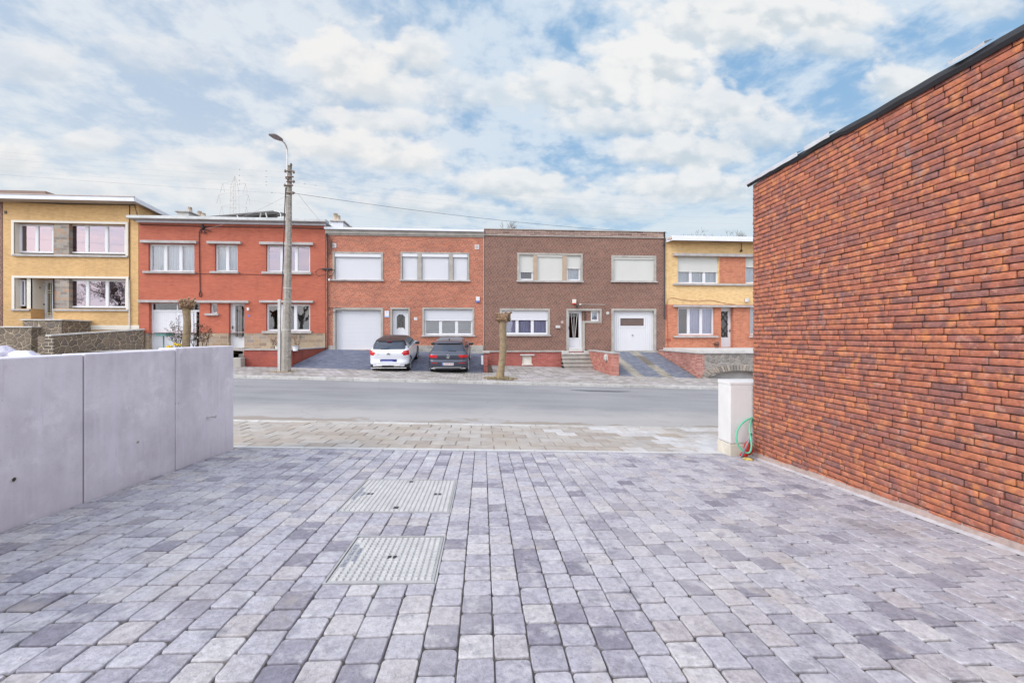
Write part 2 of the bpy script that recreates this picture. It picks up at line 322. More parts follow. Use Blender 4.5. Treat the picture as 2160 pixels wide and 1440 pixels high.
K['soil'] = M('garden_soil', (.10, .075, .05), .95, var=.35, ns=6., bump=.8, bs=20.)

# ================================================================== GROUND
def roadmat():
    m, nt, p = newmat('asphalt'); g = nd(nt, 'NewGeometry').outputs['Position']; s = nd(nt, 'SeparateXYZ', {0: g})
    c = mixc(nt, mapr(nt, noi(nt, g, .35, 6, .6), .3, .7), (.185, .18, .19), (.28, .27, .278))
    st = nd(nt, 'CombineXYZ', {0: mt(nt, 'MULTIPLY', s.outputs[0], .12), 1: mt(nt, 'MULTIPLY', s.outputs[1], 1.3)}).outputs[0]
    c = mixc(nt, mapr(nt, noi(nt, st, 1.1, 5, .6), .44, .62, 0, .45), c, (.31, .30, .30))
    c = mixc(nt, mapr(nt, noi(nt, g, 120, 3, .7), .35, .7, 0, .35), c, (.10, .10, .11))
    # sand swept against the near kerb and dusty band
    e = mt(nt, 'ADD', s.outputs[1], mt(nt, 'MULTIPLY', mt(nt, 'SUBTRACT', noi(nt, g, .9, 5, .65), .5), 2.4))
    c = mixc(nt, mapr(nt, e, 10.6, 8.6, 0, .62, True), c, (.40, .37, .35))
    c = mixc(nt, mapr(nt, e, 8.35, 8.1, 0, .75, True), c, (.24, .19, .15))
    # thin cracks
    w = nd(nt, 'VectorMath', {0: g, 1: (0, 0, 0)}, operation='ADD').outputs[0]
    ck = nd(nt, 'TexVoronoi', {'Vector': mixc(nt, .18, g, nd(nt, 'TexNoise', {'Vector': g, 'Scale': 1.5}).outputs['Color']), 'Scale': .42}, feature='DISTANCE_TO_EDGE').outputs['Distance']
    c = mixc(nt, mapr(nt, ck, .001, .004, .22, 0), c, (.09, .085, .085))
    nt.links.new(c, p.inputs['Base Color']); p.inputs['Roughness'].default_value = .85
    b = nd(nt, 'Bump', {'Strength': .5, 'Distance': .008, 'Height': noi(nt, g, 90, 4, .7)}); nt.links.new(b.outputs[0], p.inputs['Normal'])
    return m
def frange(a, b, n): return [a+(b-a)*i/n for i in range(n+1)]
xs = frange(-600, -46, 8)+frange(-44, 44, 44)+frange(46, 600, 8)
ys = [-300, -60, -20, -6, -3, 0, 2, 4, 5.5, 6.6, 7.7, 7.83, 10, 12, 14, 16.4, 16.55, 18, 19.5, 22, 24.2, 30, 60, 150, 400]
struct('ground', MB().sheet(xs, ys, lambda x, y: G(x, y)-.16), K['soil'])
rx = frange(-70, 70, 70)
struct('road', MB().sheet(rx, frange(7.80, 16.42, 14), G), roadmat())
# small tar repair in the road
pm = MB(); c0 = (FX(1272, 14.6), 14.75)
pp = [(c0[0]+1.0*math.cos(a)*(1+.25*math.sin(3*a)), c0[1]+.33*math.sin(a)*(1+.2*math.cos(2*a))) for a in frange(0, 2*math.pi, 28)[:-1]]
pm.poly([(x, y, G(x, y)+.005) for x, y in pp]); struct('road_patch', pm, M('fresh_tar', (.10, .10, .115), .8, var=.2, bump=.4))

# slab tiles of real thickness
def tiles(name, x0, x1, y0, y1, L, Wd, zf, mat, gap=.006, stag=.5, cfn=None, skip=None):
    mb = MB(); nrow = int(round((y1-y0)/Wd)); Wd = (y1-y0)/nrow
    for j in range(nrow):
        x = x0-random.random()*0-(L*stag if j % 2 else 0)
        while x < x1:
            xa, xb = max(x, x0), min(x+L, x1); x += L
            if xb-xa < .04: continue
            ya, yb = y0+j*Wd, y0+(j+1)*Wd; cx, cy = (xa+xb)/2, (ya+yb)/2
            if skip and skip(cx, cy): continue
            g2 = gap/2; a, b, c, d = xa+g2, xb-g2, ya+g2, yb-g2; jz = random.uniform(-.003, .003); tx = random.uniform(-.006, .006); ty = random.uniform(-.006, .006)
            f = lambda X, Y, dd: (X, Y, zf(X, Y)+jz+tx*(X-cx)+ty*(Y-cy)+dd)
            e = .006; n = len(mb.v); r = cfn(cx, cy) if cfn else random.random()
            mb.v += [f(a, c, -.05), f(b, c, -.05), f(b, d, -.05), f(a, d, -.05), f(a, c, -.003), f(b, c, -.003), f(b, d, -.003), f(a, d, -.003), f(a+e, c+e, 0), f(b-e, c+e, 0), f(b-e, d-e, 0), f(a+e, d-e, 0)]
            for i in range(4):
                k = (i+1) % 4; mb.face((n+i, n+k, n+4+k, n+4+i), r); mb.face((n+4+i, n+4+k, n+8+k, n+8+i), r)
            mb.face((n+8, n+9, n+10, n+11), r)
    return struct(name, mb, mat)
slabs = attrmat('footway_slabs', [(.30, .255, .22), (.33, .285, .25), (.355, .315, .285), (.345, .31, .285), (.385, .35, .325), (.36, .32, .285), (.44, .41, .40), (.50, .485, .49)], 5., .14,
                patch=[((.34, .27, .20), 1.1, .50, .68, .5, 0.), ((.52, .48, .45), 2.3, .60, .72, .5, .4), ((.22, .19, .17), 1.7, .60, .74, .45, .8)], bump=.25, bs=60.)
def slabcol(x, y):
    r = random.random()*.74
    if x > 2.05+(7.7-y)*.32 and random.random() < .75: return random.uniform(.84, 1.)
    if x > .6 and random.random() < .12: return .9
    return r
tiles('footway', -20, 20, 5.56, 7.68, .36, .30, lambda x, y: G(x, y), slabs, .017, .5, slabcol)
struct('footway_bed', MB().sheet(frange(-20, 20, 40), frange(5.5, 7.75, 4), lambda x, y: G(x, y)-.0075), M('joint_sand', (.26, .215, .175), .95, var=.25, ns=8.))
kerbm = attrmat('kerb_concrete', [(.40, .38, .36), (.46, .44, .42), (.36, .34, .32)], 6., .15, patch=[((.25, .21, .17), 2.5, .52, .7, .6, 0.)], bump=.3)
def kerb(name, y0, y1, top, bot, L=1.0, x0=-40, x1=40):
    mb = MB(); x = x0
    while x < x1:
        a, b = x+.006, x+L-.006; r = random.random(); n = len(mb.v); za, zb = G(a, 6)-G(0, 6), G(b, 6)-G(0, 6); e = .012
        mb.v += [(a, y0, bot+za), (b, y0, bot+zb), (b, y1, bot+zb), (a, y1, bot+za), (a, y0, top-e+za), (b, y0, top-e+zb), (b, y1, top-e+zb), (a, y1, top-e+za), (a, y0+e, top+za), (b, y0+e, top+zb), (b, y1-e, top+zb), (a, y1-e, top+za)]
        for i in range(4):
            k = (i+1) % 4; mb.face((n+i, n+k, n+4+k, n+4+i), r); mb.face((n+4+i, n+4+k, n+8+k, n+8+i), r)
        mb.face((n+8, n+9, n+10, n+11), r); x += L
    return struct(name, mb, kerbm)
kerb('kerb', 7.69, 7.82, -1.655, -2.0); kerb('kerb', 16.40, 16.54, -1.800, -2.1)
farslab = attrmat('far_footway_slabs', [(.22, .195, .18), (.27, .24, .225), (.31, .28, .265), (.35, .32, .31)], 3., .15, patch=[((.22, .19, .16), .9, .52, .7, .5, 0.), ((.50, .44, .46), .6, .55, .7, .5, .5)], bump=.2, bs=40.)
tiles('footway', -34, 30, 16.55, 19.5, .31, .30, lambda x, y: G(x, y), farslab, .02)
struct('footway_bed', MB().sheet(frange(-40, 40, 40), [16.5, 18, 19.55], lambda x, y: G(x, y)-.02), M('moss_joint', (.13, .10, .07), .95))
# forecourts
g3 = lambda x, y: lerp(-1.73, -1.035, max(0, min(1, (y-19.5)/4.7)))-.031*x
setts = attrmat('blue_setts', [(.085, .095, .14), (.11, .12, .17), (.14, .15, .20)], 4., .2, patch=[((.20, .20, .25), .8, .5, .7, .4, 0.)], bump=.2, bs=40.)
tiles('driveway', -8.86, .05, 19.51, 24.2, .22, .11, g3, setts, .012)
struct('driveway_bed', MB().sheet(frange(-8.9, .1, 9), frange(19.48, 24.25, 4), lambda x, y: g3(x, y)-.015), K['soil'])
g4f = lambda x, y: G(x, y)
tiles('forecourt', .5, 6.42, 19.51, 24.15, .42, .42, g4f, farslab, .02, 0.)
struct('forecourt_bed', MB().sheet(frange(.05, 6.5, 4), [19.45, 24.25], lambda x, y: g4f(x, y)-.015), K['soil'])
g4r = lambda x, y: lerp(-1.735, -.68, max(0, min(1, (y-19.5)/4.7)))-.032*x
def rcol(x, y):
    if 7.35 < x < 7.85: return random.uniform(.80, .95)
    if 8.85 < x < 9.35: return random.uniform(.65, .95) if y < 21.6 or y > 23.4 else .6
    return random.uniform(0, .35)
ramp = attrmat('ramp_setts', [(.10, .11, .145), (.13, .14, .18), (.17, .175, .20), (.13, .11, .09), (.27, .24, .19), (.31, .28, .235)], 4., .2, bump=.2, bs=40.)
tiles('garage_ramp', 6.62, 10.5, 19.51, 24.2, .25, .12, g4r, ramp, .012, .5, rcol)
struct('garage_ramp_bed', MB().sheet([6.5, 8.5, 10.6], [19.45, 24.25], lambda x, y: g4r(x, y)-.015), K['soil'])
# ------------------------------------------------------------------ the paved driveway in the foreground
def GD(x, y): return -(1.2+.06*y+.033*x)
HOLES = [(-.843, -.249, 2.24, 2.835), (-1.140, -.249, 3.27, 4.155)]
def setts_field():
    mb = MB(); P = .1485; x = -.25-P*20
    while x < 3.60:
        xa, xb = max(x, -3.115), min(x+P, 3.60); x += P
        if xb-xa < .04: continue
        y = -1.2-random.random()*.14; last = 0
        while y < 5.48:
            L = random.choice([.150, .150, .150, .150, .154, .146, .150, .20 if random.random() < .25 else .15]); ya, yb = y, min(y+L, 5.49); y += L
            segs = [(ya, yb)]
            for (a, b, c, d) in HOLES:
                if xb > a+.02 and xa < b-.02:
                    ns = []
                    for (p, q) in segs:
                        if q <= c or p >= d: ns.append((p, q))
                        else:
                            if c-p > .018: ns.append((p, c))
                            if q-d > .018: ns.append((d, q))
                    segs = ns
            for (p, q) in segs:
                if q-p < .02: continue
                w, h = xb-xa, q-p; cx, cy = (xa+xb)/2+random.uniform(-.0015, .0015), (p+q)/2+random.uniform(-.0015, .0015)
                g = .0019; hw, hh = w/2-g, h/2-g-.0026-random.random()*.0018; r = random.random(); jz = random.gauss(0, .0014); tx = random.gauss(0, .010); ty = random.gauss(0, .010)
                cr = [min(random.uniform(.004, .016)*(1.7 if random.random() < .12 else 1), hw*.5, hh*.5) for _ in range(4)]; o_ = []
                sg = [(1, 1), (-1, 1), (-1, -1), (1, -1)]
                for k, (sx_, sy_) in enumerate(sg):
                    a0 = k*math.pi/2; ccx, ccy = sx_*(hw-cr[k]), sy_*(hh-cr[k])
                    for t in (0, .5, 1):
                        a = a0+t*math.pi/2; o_.append((ccx+cr[k]*math.cos(a), ccy+cr[k]*math.sin(a)))
                    nx_, ny_ = sg[(k+1) % 4]; e = (nx_*(hw-.02 if nx_ != sx_ else hw), ny_*(hh-.02 if ny_ != sy_ else hh))
                    for t in (.3, .7):
                        e1 = (ccx+cr[k]*math.cos(a0+math.pi/2), ccy+cr[k]*math.sin(a0+math.pi/2)); k2 = (k+1) % 4
                        e2 = (nx_*(hw-cr[k2])+cr[k2]*math.cos(a0+math.pi/2), ny_*(hh-cr[k2])+cr[k2]*math.sin(a0+math.pi/2))
                        o_.append((lerp(e1[0], e2[0], t), lerp(e1[1], e2[1], t)))
                o_ = [(px*(1-abs(random.gauss(0, .015))), py*(1-abs(random.gauss(0, .015)))) for px, py in o_]
                n = len(o_); k0 = len(mb.v)
                def zz(X, Y, d): return (cx+X, cy+Y, GD(cx+X, cy+Y)+jz+tx*X+ty*Y+d)
                for f, d in ((1, -.03), (1, -.0075), (.974, -.0022), (.945, 0.)):
                    s_ = [(px*f, py*f) for px, py in o_]; mb.v += [zz(a, b, d-(abs(random.gauss(0, .0006)) if d > -.01 else 0)) for a, b in s_]
                for ring in range(3):
                    for i in range(n):
                        j = (i+1) % n; mb.face((k0+ring*n+i, k0+ring*n+j, k0+(ring+1)*n+j, k0+(ring+1)*n+i), r, ring > 0)
                mb.face(tuple(k0+3*n+i for i in range(n)), r, False)
    return mb
pav = attrmat('tumbled_setts', [(.19, .175, .215), (.275, .258, .30), (.315, .297, .34), (.345, .328, .37), (.365, .347, .388), (.385, .366, .405), (.40, .382, .42), (.37, .335, .345), (.46, .435, .445)], 34., .24,
              patch=[((.54, .52, .53), 9., .52, .68, .50, 0.), ((.50, .47, .47), .9, .46, .62, .30, .2), ((.17, .165, .195), 8., .54, .68, .52, .3), ((.44, .38, .32), 5., .58, .74, .40, .6), ((.25, .21, .19), 1.3, .56, .70, .30, .85), ((.13, .13, .15), 48., .58, .68, .40, .9)], rough=.8, bump=1., bs=110., bdist=.004)
struct('driveway', setts_field(), pav)
struct('driveway_bed', MB().sheet(frange(-3.2, 3.68, 6), frange(-1.3, 5.5, 8), lambda x, y: GD(x, y)-.0135), M('dark_joint_sand', (.105, .09, .08), .95, var=.75, ns=9.))
# pale concrete edging strip at the end of the driveway
mb = MB(); ex = frange(-3.3, 3.7, 7)
for a, b in zip(ex, ex[1:]):
    n = len(mb.v); za, zb = -1.526-.033*a, -1.526-.033*b
    mb.v += [(a+.003, 5.495, za-.1), (b-.003, 5.495, zb-.1), (b-.003, 5.555, zb-.1), (a+.003, 5.555, za-.1), (a+.003, 5.495, za+.004), (b-.003, 5.495, zb+.004), (b-.003, 5.555, zb+.004), (a+.003, 5.555, za+.004)]
    for q in ((4, 5, 6, 7), (0, 1, 5, 4), (1, 2, 6, 5), (2, 3, 7, 6), (3, 0, 4, 7)): mb.face(tuple(n+i for i in q), random.random())
struct('edging', mb, attrmat('pale_edging', [(.46, .45, .45), (.52, .51, .51)], 10., .1))
# cement haunch along the brick wall
mb = MB(); hy = frange(-1.2, 5.36, 60)
for a, b in zip(hy, hy[1:]):
    wa, wb = [.034+.016*noise.noise(Vector((q*2.3, 0, 0))) for q in (a, b)]; ha, hb = [.035+.02*noise.noise(Vector((q*1.7, 4, 0))) for q in (a, b)]
    xw = 3.668
    mb.poly([(xw-wa-.02, a, GD(xw, a)-.004), (xw-wb-.02, b, GD(xw, b)-.004), (xw-wb*.5, b, GD(xw, b)+.012), (xw-wa*.5, a, GD(xw, a)+.012)][::-1], .1)
    mb.poly([(xw-wa*.5, a, GD(xw, a)+.012), (xw-wb*.5, b, GD(xw, b)+.012), (xw, b, GD(xw, b)+hb+.03), (xw, a, GD(xw, a)+ha+.03)][::-1], .9)
struct('cement_haunch', mb, attrmat('cement_haunch', [(.42, .40, .42), (.38, .33, .32), (.33, .24, .21)], 12., .2, bump=.5))

# ================================================================== MANHOLE COVERS
def cover(nm, x0, x1, y0, y1, n, label, holes, txt):
    stud_m = M('pale_studs', (.52, .505, .50), .5, .1, var=.1, ns=9.); t = thing(nm, label, 'manhole cover', ((x0+x1)/2, (y0+y1)/2, GD((x0+x1)/2, (y0+y1)/2)))  # studs set paler than the plate so the pattern stands out
    steel = M('galvanised_cover', (.42, .41, .41), .5, .25, var=.12, ns=9., bump=.15, bs=200.)
    zf = lambda x, y, d: (x, y, GD(x, y)+d)
    def slab(mb, a, b, c, d, lo, hi, e=0.):
        k = len(mb.v); mb.v += [zf(a, c, lo), zf(b, c, lo), zf(b, d, lo), zf(a, d, lo), zf(a+e, c+e, hi), zf(b-e, c+e, hi), zf(b-e, d-e, hi), zf(a+e, d-e, hi)]
        for q in ((4, 5, 6, 7), (0, 1, 5, 4), (1, 2, 6, 5), (2, 3, 7, 6), (3, 0, 4, 7)): mb.face(tuple(k+i for i in q))
    fr = MB(); w = .010
    for (a, b, c, d) in ((x0, x1, y0, y0+w), (x0, x1, y1-w, y1), (x0, x0+w, y0+w, y1-w), (x1-w, x1, y0+w, y1-w)): slab(fr, a, b, c, d, -.05, .002)
    obj('frame', fr, steel, t)
    pl = MB(); g = w+.005; slab(pl, x0+g, x1-g, y0+g, y1-g, -.05, -.003); plate = obj('plate', pl, steel, t)
    st = MB(); m_ = .026; p = (x1-x0-2*m_)/n; py = (y1-y0-2*m_)/n
    hr = [(hx, hy, ww, hh) for hx, hy, ww, hh in holes]
    for i in range(n):
        for j in range(n):
            cx, cy = x0+m_+(i+.5)*p, y0+m_+(j+.5)*py
            if any(abs(cx-hx) < ww/2+p*.3 and abs(cy-hy) < hh/2+py*.3 for hx, hy, ww, hh in hr): continue
            if any(a < cx < b and c < cy < d for a, b, c, d, *_ in txt): continue
            slab(st, cx-p*.36, cx+p*.36, cy-py*.29, cy+py*.29, -.004, .0052, .002)
    obj('studs', st, stud_m, plate)
    for hx, hy, ww, hh in hr:
        hb = MB()
        if ww > hh:
            slab(hb, hx-ww/2, hx-.006, hy-hh/2, hy+hh/2, -.004, -.001); slab(hb, hx+.006, hx+ww/2, hy-hh/2, hy+hh/2, -.004, -.001)
        else: slab(hb, hx-ww/2, hx+ww/2, hy-hh/2, hy+hh/2, -.004, -.001)
        obj('lifting_hole', hb, K['dark'], t)
    inkm = M('stamped_lettering', (.24, .25, .30), .6, var=.1)
    for (a, b, c, d, s, size) in txt:
        cx, cy = (a+b)/2, (c+d)/2; q = Vector((cx, cy, GD(cx, cy)-.0015))-worldloc(t)
        text('lettering', s, size, inkm, t, Matrix.Translation(q) @ Matrix.Rotation(math.atan(-.06), 4, 'X') @ Matrix.Rotation(math.atan(.033), 4, 'Y') @ Matrix.Rotation(R(90), 4, 'Z'), .0012)
    return t
cover('manhole_cover', -.843, -.249, 2.24, 2.835, 15, 'smaller studded steel manhole cover with one centre lifting slot, nearer the camera', [(-.546, 2.54, .052, .034)],
      [(-.822, -.778, 2.42, 2.72, 'EN124.3 SKG B125', .036), (-.778, -.742, 2.47, 2.66, '60x60 HERM', .034)])
cover('manhole_cover', -1.140, -.249, 3.27, 4.155, 22, 'larger studded steel manhole cover with four lifting slots, farther from the camera', [(-.985, 3.72, .060, .044), (-.40, 3.72, .060, .044), (-.695, 4.09, .036, .048), (-.695, 3.38, .036, .048)],
      [(-1.118, -1.062, 3.57, 3.90, 'EN124.3 SKG B125', .040), (-1.062, -1.025, 3.62, 3.80, '80x80', .036)])

# ================================================================== CONCRETE WALL (left)
def concmat():
    m, nt, p = newmat('smooth_concrete'); g = nd(nt, 'NewGeometry').outputs['Position']; s = nd(nt, 'SeparateXYZ', {0: g})
    c = mixc(nt, mapr(nt, noi(nt, g, 1.6, 8, .66), .38, .62), (.50, .465, .515), (.66, .625, .675))
    sv = nd(nt, 'CombineXYZ', {0: mt(nt, 'MULTIPLY', s.outputs[1], 7.), 1: mt(nt, 'MULTIPLY', s.outputs[2], .5)}).outputs[0]
    c = mixc(nt, mapr(nt, noi(nt, sv, 1.2, 6, .65), .46, .66, 0, .55), c, (.68, .65, .72))
    c = mixc(nt, mapr(nt, noi(nt, g, 3.3, 7, .7), .56, .66, 0, .5, True), c, (.76, .73, .78))
    c = mixc(nt, mapr(nt, noi(nt, g, 90, 3, .6), .66, .72, 0, .6), c, (.24, .22, .25)); c = mixc(nt, mapr(nt, noi(nt, sv, 2.7, 5, .7), .60, .72, 0, .45), c, (.40, .36, .42))
    v = mt(nt, 'ADD', s.outputs[2], mt(nt, 'MULTIPLY', noi(nt, g, 4, 4, .6), .3)); c = mixc(nt, mapr(nt, v, -.75, -1.45, 0, .5), c, (.44, .39, .44))
    nt.links.new(c, p.inputs['Base Color']); p.inputs['Roughness'].default_value = .75
    b = nd(nt, 'Bump', {'Strength': .25, 'Distance': .003, 'Height': noi(nt, g, 120, 4, .6)}); nt.links.new(b.outputs[0], p.inputs['Normal'])
    return m
cw = thing('concrete_wall', 'grey precast concrete retaining wall of three panels along the left of the driveway', 'wall', (-3.22, 3.4, GD(-3.2, 3.4)))
cm = concmat(); XW = -3.12
for a, b, top in ((1.2, 3.465, -.145), (3.475, 4.435, -.142), (4.445, 5.42, -.125)):
    p_ = MB().box(XW-.18, XW, a, b, -2.0, top, bev=.008); obj('panel', p_, cm, cw)
for yj in (3.47, 4.44): obj('joint', MB().box(XW-.17, XW-.012, yj-.01, yj+.01, -1.9, -.16), K['dark'], cw)
def ringhole(par, y, z, r0, mat1, mat2):
    mb = MB(); n = 16
    for i in range(n):
        a, b = 2*math.pi*i/n, 2*math.pi*(i+1)/n
        for (ra, rb, xa, xb) in ((r0, r0*1.35, .006, .006), (r0*1.35, r0*1.35, .006, -.002), (r0, r0, -.0, .006)):
            mb.poly([(XW+xa, y+ra*math.cos(a), z+ra*math.sin(a)), (XW+xa, y+ra*math.cos(b), z+ra*math.sin(b)), (XW+xb, y+rb*math.cos(b), z+rb*math.sin(b)), (XW+xb, y+rb*math.cos(a), z+rb*math.sin(a))])
    h = obj('anchor_sleeve', mb, mat1, par); d = MB(); d.poly([(XW+.002, y+r0*math.cos(2*math.pi*i/n), z+r0*math.sin(2*math.pi*i/n)) for i in range(n)]); obj('hole', d, mat2, h)
def onwall(px, py):
    t = math.tan(TH+math.atan((px-1080)/F)); y = XW/t; return y, (HOR-py)/F*(XW*SN+y*CS)
y_, z_ = onwall(28, 1011); ringhole(cw, y_, z_, .014, K['concl'], K['dark'])
y_, z_ = onwall(290, 932); ringhole(cw, y_, z_, .009, K['concl'], K['dark'])
y_, z_ = onwall(437, 880)
b_ = MB().cyl((XW, y_, z_), (XW+.085, y_-.005, z_+.008), .008, seg=12).cyl((XW+.085, y_-.005, z_+.008), (XW+.10, y_-.006, z_+.009), .017, seg=6).cyl((XW-.001, y_, z_), (XW+.008, y_, z_), .017, seg=16)
obj('bolt', b_, K['alu'], cw)
y_, z_ = onwall(375, 849); obj('spall', MB().blob((XW-.012, y_, z_), .014, .022, .022, 3, .35), M('spalled_concrete', (.25, .22, .26), .9, var=.3, ns=60.), cw)

# ================================================================== BRICK BUILDING (right)
XB = 3.665; HB = .0552; LB = .247
bb = thing('brick_building', 'long red-orange handmade brick side building with black roof membrane on the right', 'building', (XB+2, 2.5, GD(4, 2.5)))
def brickwall():
    mb = MB(); z0 = -1.98; TOP = 2.055; j = 0; z = z0
    while z+HB < TOP+.03:
        y = 5.362-random.random()*LB if j % 1 == 0 else 5.36; y = 5.362; first = True
        off = random.choice([.0, .25, .5, .75, .35])
        while y > -1.4:
            L = LB*random.uniform(.97, 1.02)
            if first: L = LB*(.25+off*.75); first = False
            elif random.random() < .035: L *= .5
            a, b = y-L, y; y -= L
            if z+HB < GD(XB, (a+b)/2)-.02: continue
            r = random.random(); g = .0027+random.random()*.0016; ya, yb, za, zb = a+g, b-g, z+g*1.1, z+HB-g*1.1
            xo = random.gauss(0, .0022); tl = random.gauss(0, .012); sk = random.gauss(0, .0012); k0 = len(mb.v); NU, NV = 7, 4
            sx_, sz_ = random.random()*50, random.random()*50
            for v in range(NV+1):
                for u in range(NU+1):
                    fu = (0, .014, .2, .4, .6, .8, .986, 1)[u]; fv = (0, .075, .5, .925, 1)[v]; yy = lerp(ya, yb, fu); zq = lerp(za, zb, fv)
                    eu = 0 if u in (0, NU) else 9; ev = 0 if v in (0, NV) else 9
                    d = 0
                    if eu < .5: d += .0026
                    if ev < .5: d += .0022
                    if eu < .5 and ev < .5: d += .003; yy += (.0035 if fu < .5 else -.0035); zq += (.0025 if fv < .5 else -.0025)
                    nn = noise.noise(Vector((yy*26+sx_, zq*38+sz_, 0)))
                    if ev < .5 or eu < .5: zq += .0022*nn; yy += .0015*noise.noise(Vector((yy*60, zq*60, sz_)))
                    zq += sk*(fu-.5)*2
                    X = XB+xo+tl*(fv-.5)*HB+d+.0016*nn+.0012*noise.noise(Vector((yy*70, zq*70, sx_)))
                    mb.v.append((X, yy, zq))
            W_ = NU+1
            for v in range(NV):
                for u in range(NU):
                    q = k0+v*W_+u; mb.face((q, q+W_, q+W_+1, q+1), r, True)
            # edges running back into the wall
            rim = [k0+u for u in range(W_)]+[k0+v*W_+NU for v in range(1, NV+1)]+[k0+NV*W_+u for u in range(NU-1, -1, -1)]+[k0+v*W_ for v in range(NV-1, 0, -1)]
            kb = len(mb.v); mb.v += [(XB+.05, mb.v[i][1], mb.v[i][2]) for i in rim]; n = len(rim)
            for i in range(n): mb.face((rim[i], rim[(i+1) % n], kb+(i+1) % n, kb+i), r, False)
        z += HB; j += 1
    return mb
bmat = attrmat('handmade_brick', [(.25, .095, .070), (.30, .100, .066), (.345, .112, .066), (.38, .125, .070), (.42, .145, .075), (.37, .122, .070), (.335, .112, .072), (.29, .105, .078), (.215, .095, .082)], 15., .26,
               patch=[((.56, .21, .075), 8., .52, .64, .62, 0.), ((.15, .072, .070), 10., .50, .62, .62, .3), ((.48, .26, .19), 14., .56, .68, .50, .7), ((.27, .19, .18), 4., .60, .68, .5, .5), ((.65, .58, .55), 30., .73, .80, .4, .2)], rough=.88, bump=.9, bs=75., bdist=.005)
wl = obj('wall', brickwall(), bmat, bb)
obj('mortar_core', MB().box(XB+.013, XB+.30, -1.5, 5.352, -2.2, 2.05).box(XB+.30, XB+9, -8, 5.34, -2.2, 2.05), M('raked_joint', (.055, .036, .03), .95, var=.3, ns=30.), bb)
# street front of the same building: flat brick courses turned round the corner
obj('front_wall', MB().box(XB+.06, XB+9, 5.342, 5.365, -2.3, 2.06), brickmat('front_brick', [(.28, .07, .04), (.4, .11, .05), (.2, .06, .05)], (.04, .03, .03), LB, HB, .04, .14), bb)
mem = MB(); N = 90
for i in range(N):
    ya, yb = lerp(5.44, -1.5, i/N), lerp(5.44, -1.5, (i+1)/N)
    def pr(y):
        s_ = noise.noise(Vector((y*2.1, 1, 0))); lo = 2.045-.035*abs(s_)-(.02 if y < 3.9 else 0); o_ = .030+.016*noise.noise(Vector((y*3.7, 8, 0)))
        return [(XB+.035, lo-.004+.03), (XB-o_*.6, lo), (XB-o_-.008, lo+.03), (XB-o_, 2.098+.008*s_), (XB+.06, 2.112), (XB+.5, 2.10)]
    A, B = pr(ya), pr(yb)
    for k in range(5): mem.poly([(A[k][0], ya, A[k][1]), (A[k+1][0], ya, A[k+1][1]), (B[k+1][0], yb, B[k+1][1]), (B[k][0], yb, B[k][1])], 0, False)
obj('roof_membrane', mem, M('black_membrane', (.022, .022, .026), .35, var=.2, ns=6., spec=.5, bump=.3, bs=15.), bb)
foilm = M('pale_foil', (.62, .64, .68), .35, .3, var=.1)
for (a, b, lo, hi, o_) in ((5.46, 4.50, 2.068, 2.112, .052), (4.40, 4.05, 2.075, 2.120, .055), (2.95, 2.72, 2.095, 2.118, .056)):
    foil = MB()
    for i in range(8):
        p, q = lerp(a, b, i/8), lerp(a, b, (i+1)/8); w = lambda y: .006*math.sin(y*23)
        foil.poly([(XB-o_+w(p), p, lo+w(p)), (XB-o_-.006+w(p), p, hi), (XB-o_-.006+w(q), q, hi), (XB-o_+w(q), q, lo+w(q))]); foil.poly([(XB-o_-.006+w(p), p, hi), (XB+.02, p, hi+.028), (XB+.02, q, hi+.028), (XB-o_-.006+w(q), q, hi)])
    obj('roof_foil', foil, foilm, bb)
obj('roof', MB().box(XB+.4, XB+9, -8, 5.4, 2.055, 2.09), K['roof'], bb)

# ================================================================== UTILITY CABINET
gx, gy = 3.36, 5.385; gz = -1.66
cab = thing('utility_cabinet', 'pale grey plastic utility cabinet on a concrete plinth beside the brick corner', 'cabinet', (3.7, 5.55, gz))
cbm = M('grey_polyester', (.60, .585, .575), .55, var=.05, ns=4.)
obj('plinth', MB().box(3.352, 4.078, 5.378, 5.684, -1.80, -1.475, bev=.008), M('rough_concrete', (.55, .50, .42), .85, var=.15, ns=8., bump=.5), cab)
bd = MB().box(3.36, 4.07, 5.385, 5.675, -1.468, -.665, bev=.006); obj('body', bd, cbm, cab)
rb = MB()
for i in range(8):
    x = 3.40+i*.085; rb.box(x, x+.004, 5.3835, 5.386, -1.44, -.74)
for i in range(3):
    y = 5.44+i*.08; rb.box(3.3585, 3.361, y, y+.004, -1.44, -.70)
rb.box(3.385, 4.06, 5.383, 5.386, -.735, -.729); rb.box(3.385, 4.06, 5.383, 5.386, -1.445, -1.439)
obj('door', rb, cbm, cab)
ld = MB(); ld.box(3.356, 4.075, 5.381, 5.679, -.666, -.645, bev=.002); k = len(ld.v)
ld.v += [(3.356, 5.381, -.6455), (4.075, 5.381, -.6455), (4.075, 5.679, -.6455), (3.356, 5.679, -.6455), (3.358, 5.383, -.636), (4.073, 5.383, -.636), (4.073, 5.677, -.618), (3.358, 5.677, -.618)]
for q in ((4, 5, 6, 7), (0, 1, 5, 4), (1, 2, 6, 5), (2, 3, 7, 6), (3, 0, 4, 7)): ld.face(tuple(k+i for i in q))
obj('lid', ld, cbm, cab)
